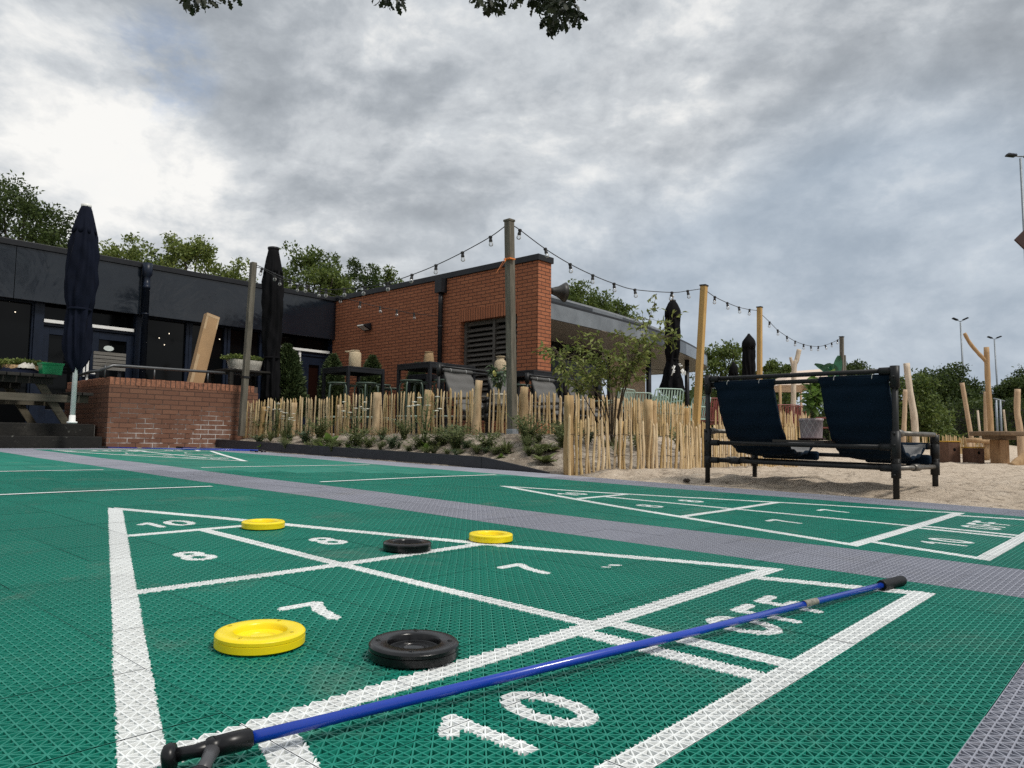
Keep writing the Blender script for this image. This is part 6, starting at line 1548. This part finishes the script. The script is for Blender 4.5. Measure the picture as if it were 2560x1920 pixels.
# ------------------------------------------------------------------ potted plants
def pot_plant(name, label, base, pot_r, pot_h, h, spread, nl, leaf, pmat, lmat, seed, fruit=0, wl=.5, saucer=None):
    r = thing(name, label, 'potted plant', base, 0); rr_ = np.random.default_rng(seed)
    b_ = MB(); b_.lathe(base, [(pot_r * .86, .004), (pot_r * .92, .02), (pot_r, pot_h - .02), (pot_r * 1.04, pot_h - .018), (pot_r * 1.04, pot_h), (pot_r * .95, pot_h), (pot_r * .93, pot_h - .02)], 28); b_.build('pot', pmat, r)
    b_ = MB(); b_.lathe(base, [(pot_r * .95, pot_h - .021), (.001, pot_h - .012)], 20); b_.build('soil', PM('potting_soil', (.02, .015, .01), .95) if 'potting_soil' not in bpy.data.materials else bpy.data.materials['potting_soil'], r)
    if saucer: b_ = MB(); b_.lathe(base, [(pot_r * 1.0, 0), (pot_r * 1.2, .012), (pot_r * 1.2, .016), (pot_r * .9, .004)], 24); b_.build('saucer', saucer, r)
    st = MB(); P_, D2 = [], []; top = Vector(base) + Vector((0, 0, pot_h))
    for k in range(7):
        a = rr_.uniform(0, 6.28); s = spread * rr_.uniform(.15, .7); e = top + Vector((math.cos(a) * s, math.sin(a) * s, h * rr_.uniform(.6, .98)))
        mid = top.lerp(e, .5) + Vector((0, 0, .1 * h)); st.tube([top - Vector((0, 0, .02)), mid, e], [.006, .005, .003], 6)
        for j in range(nl // 7):
            f = rr_.uniform(.25, 1); p = top.lerp(mid, f * 2) if f < .5 else mid.lerp(e, f * 2 - 1); d = rr_.normal(size=3); d[2] = d[2] * .5 + .1; P_.append(tuple(p)); D2.append(d / np.linalg.norm(d))
    P_, D2 = np.array(P_), np.array(D2); b_ = MB()
    for p, d in zip(P_, D2):
        d = Vector(d); L = leaf * rr_.uniform(.65, 1.2); sd_ = d.cross(Vector((0, 0, 1)) + Vector(rr_.normal(size=3)) * .3).normalized(); up = sd_.cross(d); vs = []
        for i in range(5):
            f = i / 4; w_ = L * wl * math.sin(PI * min(1, f * .9 + .07)) ** .9
            for k in (-1, 0, 1): vs.append(Vector(p) + d * (L * f) + up * (-.30 * L * f * f + abs(k) * w_ * .12) + sd_ * (k * w_ / 2))
        b_.add(vs, [(i * 3 + k, i * 3 + k + 1, (i + 1) * 3 + k + 1, (i + 1) * 3 + k) for i in range(4) for k in (0, 1)], 0, True)
    b_.build('leaves', lmat, r); st.build('stems', M_GSTEM, r)
    for k in range(fruit):
        p = P_[int(rr_.integers(len(P_)))]; b_ = MB(); b_.lathe(Vector(p) + Vector((0, -.03, -.02)), [(.003, -.03), (.018, -.02), (.024, 0), (.018, .02), (.005, .03), (.001, .034)], 12); b_.build('fruit', PM('lemon_skin', (.62, .60, .18), .4) if 'lemon_skin' not in bpy.data.materials else bpy.data.materials['lemon_skin'], r)
    return r
def pot_fabric():
    m, t, b, oc = newmat('faded_patterned_pot'); s = t.new('ShaderNodeSeparateXYZ'); t.l.new(oc, s.inputs[0]); an = t.math('ARCTAN2', s.outputs[1], s.outputs[0])
    d1 = t.math('ABSOLUTE', t.math('SINE', t.math('ADD', t.math('MULTIPLY', an, 6.0), t.math('MULTIPLY', s.outputs[2], 42.0)))); d2 = t.math('ABSOLUTE', t.math('SINE', t.math('SUBTRACT', t.math('MULTIPLY', an, 6.0), t.math('MULTIPLY', s.outputs[2], 42.0))))
    mn = t.math('MINIMUM', d1, d2); n = t.noise(oc, 9, 6, .6)
    c = t.ramp(t.math('ADD', mn, t.math('MULTIPLY', n, .35)), [(.18, (.56, .49, .50)), (.42, (.33, .265, .28))]); t.l.new(c, b.inputs['Base Color']); b.inputs['Roughness'].default_value = .85; return m
M_POT = pot_fabric()
ppos = MBN @ Vector((.745, .30, .362))
pot_plant('potted_plant', 'leafy citrus plant in a faded patterned pot on the shelf of the dark blue lounger', ppos, .085, .165, .36, .40, 170, .10, M_POT, M_LBROAD, 3, 0, .46, PM('dark_saucer', (.05, .02, .018), .6))
pp1 = MG1 @ Vector((.71, .40, .362)); pp2 = MG2 @ Vector((.71, .40, .362))
pot_plant('potted_plant', 'lemon plant with yellow fruit between the seats of the left grey lounger', pp1 , .09, .15, .42, .22, 100, .10, PM('cream_pot', (.6, .56, .45), .6), M_LBLUE, 7, 3, .40)
pot_plant('potted_plant', 'blue green leafy plant between the seats of the right grey lounger', pp2, .09, .15, .36, .25, 80, .12, bpy.data.materials['cream_pot'], M_LBLUE, 9, 0, .38)

# ------------------------------------------------------------------ metal chairs
def make_chair(mat, group):
    r = thing('garden_chair', 'x', 'chair', (0, 0, 0), 0, group); w2, sz, bh = .27, .43, .86; R = .011
    for s in (-1, 1):
        b_ = MB(); b_.tube(catmull([(s * w2, .27, 0), (s * w2, .27, .55), (s * w2, .245, .635), (s * w2, .15, .66), (s * w2, -.22, .66)], 6), R, 8); b_.build('front_leg', mat, r, local=True)
        b_ = MB(); b_.tube([(s * w2, -.30, 0), (s * w2, -.22, sz), (s * w2, -.25, .66)], R, 8); b_.build('rear_leg', mat, r, local=True)
    b_ = MB(); pts = catmull([(-w2, -.20, sz), (-w2, -.29, .80), (-w2 + .03, -.30, bh - .02), (-w2 + .07, -.303, bh), (w2 - .07, -.303, bh), (w2 - .03, -.30, bh - .02), (w2, -.29, .80), (w2, -.20, sz)], 5); b_.tube(pts, R, 8); b_.build('back_frame', mat, r, local=True)
    b_ = MB(); b_.tube([(-w2, .26, sz), (w2, .26, sz)], R, 8); b_.tube([(-w2, -.20, sz), (w2, -.20, sz)], R, 8)
    for s in (-1, 1): b_.tube([(s * w2, -.2, sz), (s * w2, .26, sz)], R, 8)
    b_.build('seat_frame', mat, r, local=True)
    for i in range(9): x = -w2 + .055 + i * (2 * w2 - .11) / 8; b_ = MB(); b_.box((x, -.255, (sz + bh) / 2), (.024, .006, bh - sz - .02), (Vector((1, 0, 0)), Vector((0, .978, .21)).normalized(), Vector((0, -.21, .978)).normalized())); b_.build('back_slat', mat, r, local=True)
    for i in range(8): x = -w2 + .06 + i * (2 * w2 - .12) / 7; b_ = MB(); b_.box((x, .03, sz), (.03, .46, .006)); b_.build('seat_slat', mat, r, local=True)
    return r
def put_chair(src, first, px, pyt, Y, rz, lab, z=None):
    p = W(px, pyt, Y); z = p.z - .86 if z is None else z; M_ = Matrix.Translation((p.x, p.y, z)) @ Matrix.Rotation(rz, 4, 'Z')
    if first: src.matrix_world = M_; src['label'] = lab; return src
    return dup(src, M_, lab)
M_MINT = PM('mint_green_metal', (.36, .50, .43), .45, var=.08)
chm = make_chair(M_MINT, 'mint green slatted chairs'); put_chair(chm, True, 1655, 975, 13.3, .25, 'mint green slatted chair with the highest back, below the lettered parasol')
put_chair(chm, False, 1683, 993, 13.6, -1.2, 'mint green chair turned sideways, right of the highest mint chair'); put_chair(chm, False, 1722, 992, 14.0, 2.0, 'mint green chair showing its curved arm beside the near yellow pole')
chg = make_chair(M_SAGEL, 'sage grey chairs by the young tree'); put_chair(chg, True, 1530, 975, 12.6, .9, 'sage grey chair behind the young tree stems'); put_chair(chg, False, 1582, 985, 13.2, .1, 'sage grey chair just right of the young tree stems')
chc = make_chair(M_CORAL, 'coral red chairs beyond the rear fence')
for i, a in enumerate(((1765, 998, 14.6, .3, 'coral red chair right next to the near yellow pine pole'), (1800, 1008, 15.2, -.5, 'coral red chair second from the near yellow pine pole'), (1792, 996, 16.2, 2.2, 'coral red chair behind the two beside the near yellow pole'), (1955, 1014, 16.4, .1, 'coral red chair seen between the seats of the dark blue lounger, left'), (1990, 1018, 17.2, -.2, 'coral red chair seen between the seats, left of the potted citrus stem'), (2055, 1024, 17.4, .9, 'coral red chair seen between the seats, right of the potted citrus stem'))):
    put_chair(chc, i == 0, *a)

# ------------------------------------------------------------------ playground logs, table, stools
GL = 'peeled playground logs standing in the sand'
def log(label, pts, r, mat, Y, base=None, group=GL, jit=.05, extra=None):
    P_ = [W(x, y, Y) for x, y in pts]
    if base is not None: P_[0].z = base
    rt = thing('log_post', label, 'log', P_[0], 0, group); b_ = MB(); c = catmull(P_, 6) if len(P_) > 2 else P_; n = len(c)
    k = [rnd.uniform(.94, 1.06) for _ in range(n)]; b_.tube(c, [r * (1.06 - .12 * i / max(1, n - 1)) * k[i] for i in range(n)], 14, jit=jit); tr_ = b_.build('trunk', mat, rt)
    if extra:
        b_ = MB(); c = catmull([W(x, y, Y) for x, y in extra[0]], 5); n = len(c); b_.tube(c, [extra[1] * (1.05 - .15 * i / n) * rnd.uniform(.94, 1.06) for i in range(n)], 12, jit=jit); b_.build('branch', mat, rt)
    return rt
log('tall forked log with one branch reaching up to the left', [(2479, 1140), (2476, 1050), (2470, 960), (2466, 868)], .072, M_LOG, 20.5, -.1, extra=([(2467, 905), (2445, 882), (2425, 858), (2411, 833)], .05))
log('slanting log left of the forked one, its top in front of a lamp mast', [(2436, 1130), (2427, 1088), (2415, 1015), (2405, 957)], .058, M_LOG, 20.0, -.1)
log('shorter log right behind the forked one', [(2467, 1140), (2465, 1075), (2464, 979)], .055, M_LOG, 21.5, -.1)
log('thick log at the right end of the round table with a wire tied round it', [(2552, 1130), (2550, 1080), (2543, 1030), (2544, 973)], .075, M_LOG, 19.0, -.1)
log('pale birch-like log leaning beside the yellowish shrub', [(2290, 1110), (2286, 1050), (2275, 980), (2266, 908)], .085, M_PLOG, 19.5, -.1)
log('short brown log left of the pale leaning log', [(2256, 1120), (2260, 1070), (2262, 1020), (2263, 974)], .055, M_LOG, 18.5, -.1)
log('thin stick leaning behind the left edge of the round table', [(2455, 1100), (2444, 1026)], .028, M_PLOG, 21.0, -.1)
log('thin stick leaning behind the middle of the round table', [(2520, 1117), (2515, 1080), (2509, 1024)], .028, M_PLOG, 21.0, -.1)
log('forked pale branch log behind the top rail of the dark blue lounger', [(1980, 960), (1985, 930), (1992, 900), (1998, 874)], .065, M_PLOG, 19.5, .5, extra=([(1984, 925), (1979, 905), (1976, 893)], .04))
log('fat log lying slantwise at the right edge, below the round table', [(2532, 1170), (2565, 1142), (2610, 1110)], .10, M_LOG, 14.5)
bm_ = thing('log_beam', 'horizontal log beam on short legs behind the stools', 'log', W(2448, 1103, 19.5), 0)
b_ = MB(); b_.tube([W(2416, 1101, 19.5), W(2448, 1101, 19.4), W(2480, 1105, 19.3)], [.06, .065, .06], 12); b_.build('beam', M_LOG, bm_)
for px in (2424, 2466): p = W(px, 1104, 19.4); b_ = MB(); b_.tube([(p.x, p.y, -.1), (p.x, p.y, p.z - .03)], .06, 10); b_.build('leg', M_LOG, bm_)
tb2 = W(2497, 1079, 15.6); zt2 = tb2.z; gz2 = ground_z(tb2) - .03
tt = thing('round_table', 'round wooden table on a square pillar in the sand', 'table', (tb2.x, tb2.y, gz2), .3)
M_TBL = wood_mat('brown_table_wood', (.10, .065, .04), (.24, .165, .10), axis=0); M_TBLP = wood_mat('golden_pillar_wood', (.24, .12, .05), (.42, .25, .11))
b_ = MB(); b_.lathe((tb2.x, tb2.y, 0), [(.001, zt2), (.52, zt2), (.535, zt2 - .015), (.535, zt2 - .075), (.52, zt2 - .09), (.001, zt2 - .09)], 36, smooth=False); b_.build('tabletop', M_TBL, tt)
b_ = MB(); b_.box((tb2.x, tb2.y, zt2 - .13), (.75, .16, .08), (Vector((.955, .296, 0)), Vector((-.296, .955, 0)), Vector((0, 0, 1)))); b_.build('bearer', M_TBL, tt)
b_ = MB(); b_.box((tb2.x, tb2.y, (zt2 - .172 + gz2) / 2), (.25, .25, zt2 - .172 - gz2), (Vector((.955, .296, 0)), Vector((-.296, .955, 0)), Vector((0, 0, 1)))); b_.build('pillar', M_TBLP, tt, bevel=.012)
M_STB = PM('brown_stool_panel', (.105, .052, .032), .7, var=.3, scale=8); M_STY = PM('yellow_stool_top', (.46, .26, .03), .6, var=.2)
for i, (x0, x1, y0, y1, Y, lab) in enumerate(((2351, 2395, 1102, 1159, 16.2, 'taller brown block stool with a yellow top, nearer the lounger'), (2413, 2455, 1117, 1158, 16.0, 'shorter brown block stool with a yellow top, beside the round table'))):
    c = W((x0 + x1) / 2, y1, Y); zt3 = W((x0 + x1) / 2, y0, Y).z; gz3 = ground_z(c) - .03; w_ = (x1 - x0) * Y / FPX * .80
    r = thing('block_stool', lab, 'stool', (c.x, c.y, gz3), .25, 'brown block stools in the sand'); ax3 = (Vector((.97, .24, 0)), Vector((-.24, .97, 0)), Vector((0, 0, 1)))
    b_ = MB(); b_.box((c.x, c.y, (zt3 - .03 + gz3) / 2), (w_, w_, zt3 - .03 - gz3), ax3); b_.build('body', M_STB, r, bevel=.01)
    b_ = MB(); b_.box((c.x, c.y, zt3 - .014), (w_ + .02, w_ + .02, .027), ax3); b_.build('top', M_STY, r, bevel=.006)
    b_ = MB(); b_.lathe(Vector((c.x, c.y, (zt3 + gz3) / 2 + .06)) - ax3[1] * (w_ / 2 + .001), [(.035, -.002), (.035, .002)], 14, (ax3[0], ax3[2], ax3[1])); b_.build('hand_hole_shade', M_DEEP, r)  # flat disc on the side, the hole's shade painted near black
# ------------------------------------------------------------------ sports lamp masts
M_MAST = PM('galvanised_mast', (.20, .225, .25), .5, metal=.4)
def mast(label, px, pyt, Y, r0, heads, lean=0):
    top = W(px, pyt, Y); r = thing('lamp_mast', label, 'lamp mast', (top.x + lean, top.y, -.3), 0, 'sports field lamp masts')
    b_ = MB(); b_.tube([(top.x + lean, top.y, -.3), top], [r0, r0 * .5], 12); b_.build('mast', M_MAST, r)
    for (s, L, tilt) in heads:
        a = top + Vector((0, 0, .1)); e = a + Vector((s * L, 0, L * tilt)); b_ = MB(); b_.tube([a, a.lerp(e, .35)], .05 * L, 8); d = (e - a).normalized(); up = Vector((-d.z * s, 0, d.x * s)); up = up if up.z > 0 else -up
        b_.build('arm', M_MAST, r); b_ = MB(); b_.box(a.lerp(e, .65), (L * .62, L * .42, L * .09), (d, Vector((0, 1, 0)), up))
        for k in range(6): b_.box(a.lerp(e, .40 + k * .10) + up * (L * .085), (L * .02, L * .38, L * .07), (d, Vector((0, 1, 0)), up))
        b_.build('floodlight', M_BLACK, r)
mast('grey lamp mast with a V of two floodlights, left of the forked log', 2401, 806, 85, .16, [(-1, .95, .42), (1, .95, .48)], .25)
mast('shorter looking grey lamp mast with two floodlights, right of the forked log', 2486, 850, 100, .17, [(-1, .95, .38), (1, .98, .42)], .3)
mast('tallest grey lamp mast, cut off by the right edge', 2551, 396, 38, .11, [(-1, .75, .10), (1, .75, .10)], .12)
db = W(2562, 600, 36.5); b_ = MB(); dd = Vector((math.cos(.78), 0, math.sin(.78))); b_.box(db, (.75, .10, .75), (dd, Vector((0, 1, 0)), Vector((-dd.z, 0, dd.x)))); 
rbd = b_.build('corner_board', PM('dark_red_brown_board', (.035, .012, .010), .7), None, loc=db, bevel=.01); tag(rbd, 'dark red-brown square board set cornerwise on the tallest lamp mast', 'board')
# basketball-like net hoop post in the distance
nh = W(2500, 1000, 32); hr_ = thing('sports_goal', 'distant pale metal goal frame with a net hoop, right of the forked log', 'goal', (nh.x, nh.y, -.2), 0)
for px in (2490, 2500): p = W(px, 1000, 32); b_ = MB(); b_.tube([(p.x, p.y, -.2), p], .05, 8); b_.build('upright', M_MAST, hr_)
b_ = MB(); b_.tube([W(2484, 996, 32), W(2512, 1003, 32)], .03, 8); b_.build('crossbar', M_MAST, hr_)
b_ = MB(); b_.tube(catmull([W(2486, 998, 32), W(2492, 1016, 32), W(2500, 1022, 32), W(2508, 1014, 32), W(2511, 1003, 32)], 5), .02, 6); b_.build('hoop', M_BLACK, hr_)
# pale canvas roof and banana leaves beyond the lounger
cvz = W(2030, 924, 22); ct = thing('canvas_shelter', 'pale canvas shelter roof seen above and below the lounger top rail', 'shelter', (cvz.x, 22, 0), 0)
A1, A2, B1, B2 = W(1950, 962, 21), W(2105, 962, 21), W(1985, 928, 22.5), W(2060, 922, 22.5)
b_ = MB(); b_.add([A1, A2, B2, B1, A1 + Vector((0, 3, 0)), A2 + Vector((0, 3, 0))], [(0, 1, 2, 3), (3, 2, 5, 4), (0, 3, 4), (1, 5, 2)]); cv = b_.build('canvas', PM('pale_canvas', (.62, .50, .40), .8, var=.06), ct); cv.modifiers.new('solid', 'SOLIDIFY').thickness = .01
for p in (A1, A2, A1 + Vector((0, 3, 0)), A2 + Vector((0, 3, 0))): b_ = MB(); b_.tube([(p.x, p.y, -.1), p], .04, 8); b_.build('post', M_LOG, ct)
bn = W(2080, 960, 18.5); br_ = thing('banana_plant', 'banana plant with big green leaves beside the distant grey pole', 'plant', (bn.x, bn.y, .1), 0); b_ = MB()
for (pts, w_) in (([(2082, 950), (2060, 925), (2035, 912)], .16), ([(2082, 950), (2075, 918), (2052, 920)], .14), ([(2084, 950), (2092, 918), (2096, 890)], .24), ([(2084, 950), (2085, 930), (2078, 912)], .2), ([(2082, 950), (2070, 935), (2058, 934)], .14)):
    c = catmull([W(x, y, 18.5) for x, y in pts], 5); n = len(c); vs = []
    for i, p in enumerate(c):
        tg = (c[min(i + 1, n - 1)] - c[max(i - 1, 0)]).normalized(); sd_ = tg.cross(Vector((0, 1, .3))).normalized(); w2 = w_ * math.sin(PI * min(1, .1 + .9 * i / (n - 1)) * .97) ** .7 * .5
        for k in (-1, 0, 1): vs.append(p + sd_ * (k * w2) + Vector((0, abs(k) * -.05, abs(k) * .02)))
    b_.add(vs, [(i * 3 + k, i * 3 + k + 1, (i + 1) * 3 + k + 1, (i + 1) * 3 + k) for i in range(n - 1) for k in (0, 1)], 0, True)
b_.build('leaves', PM('banana_leaf', (.02, .12, .06), .35, var=.3), br_); b_ = MB(); b_.tube([(bn.x, bn.y, .05), bn], [.10, .06], 10); b_.build('stem', M_GSTEM, br_)
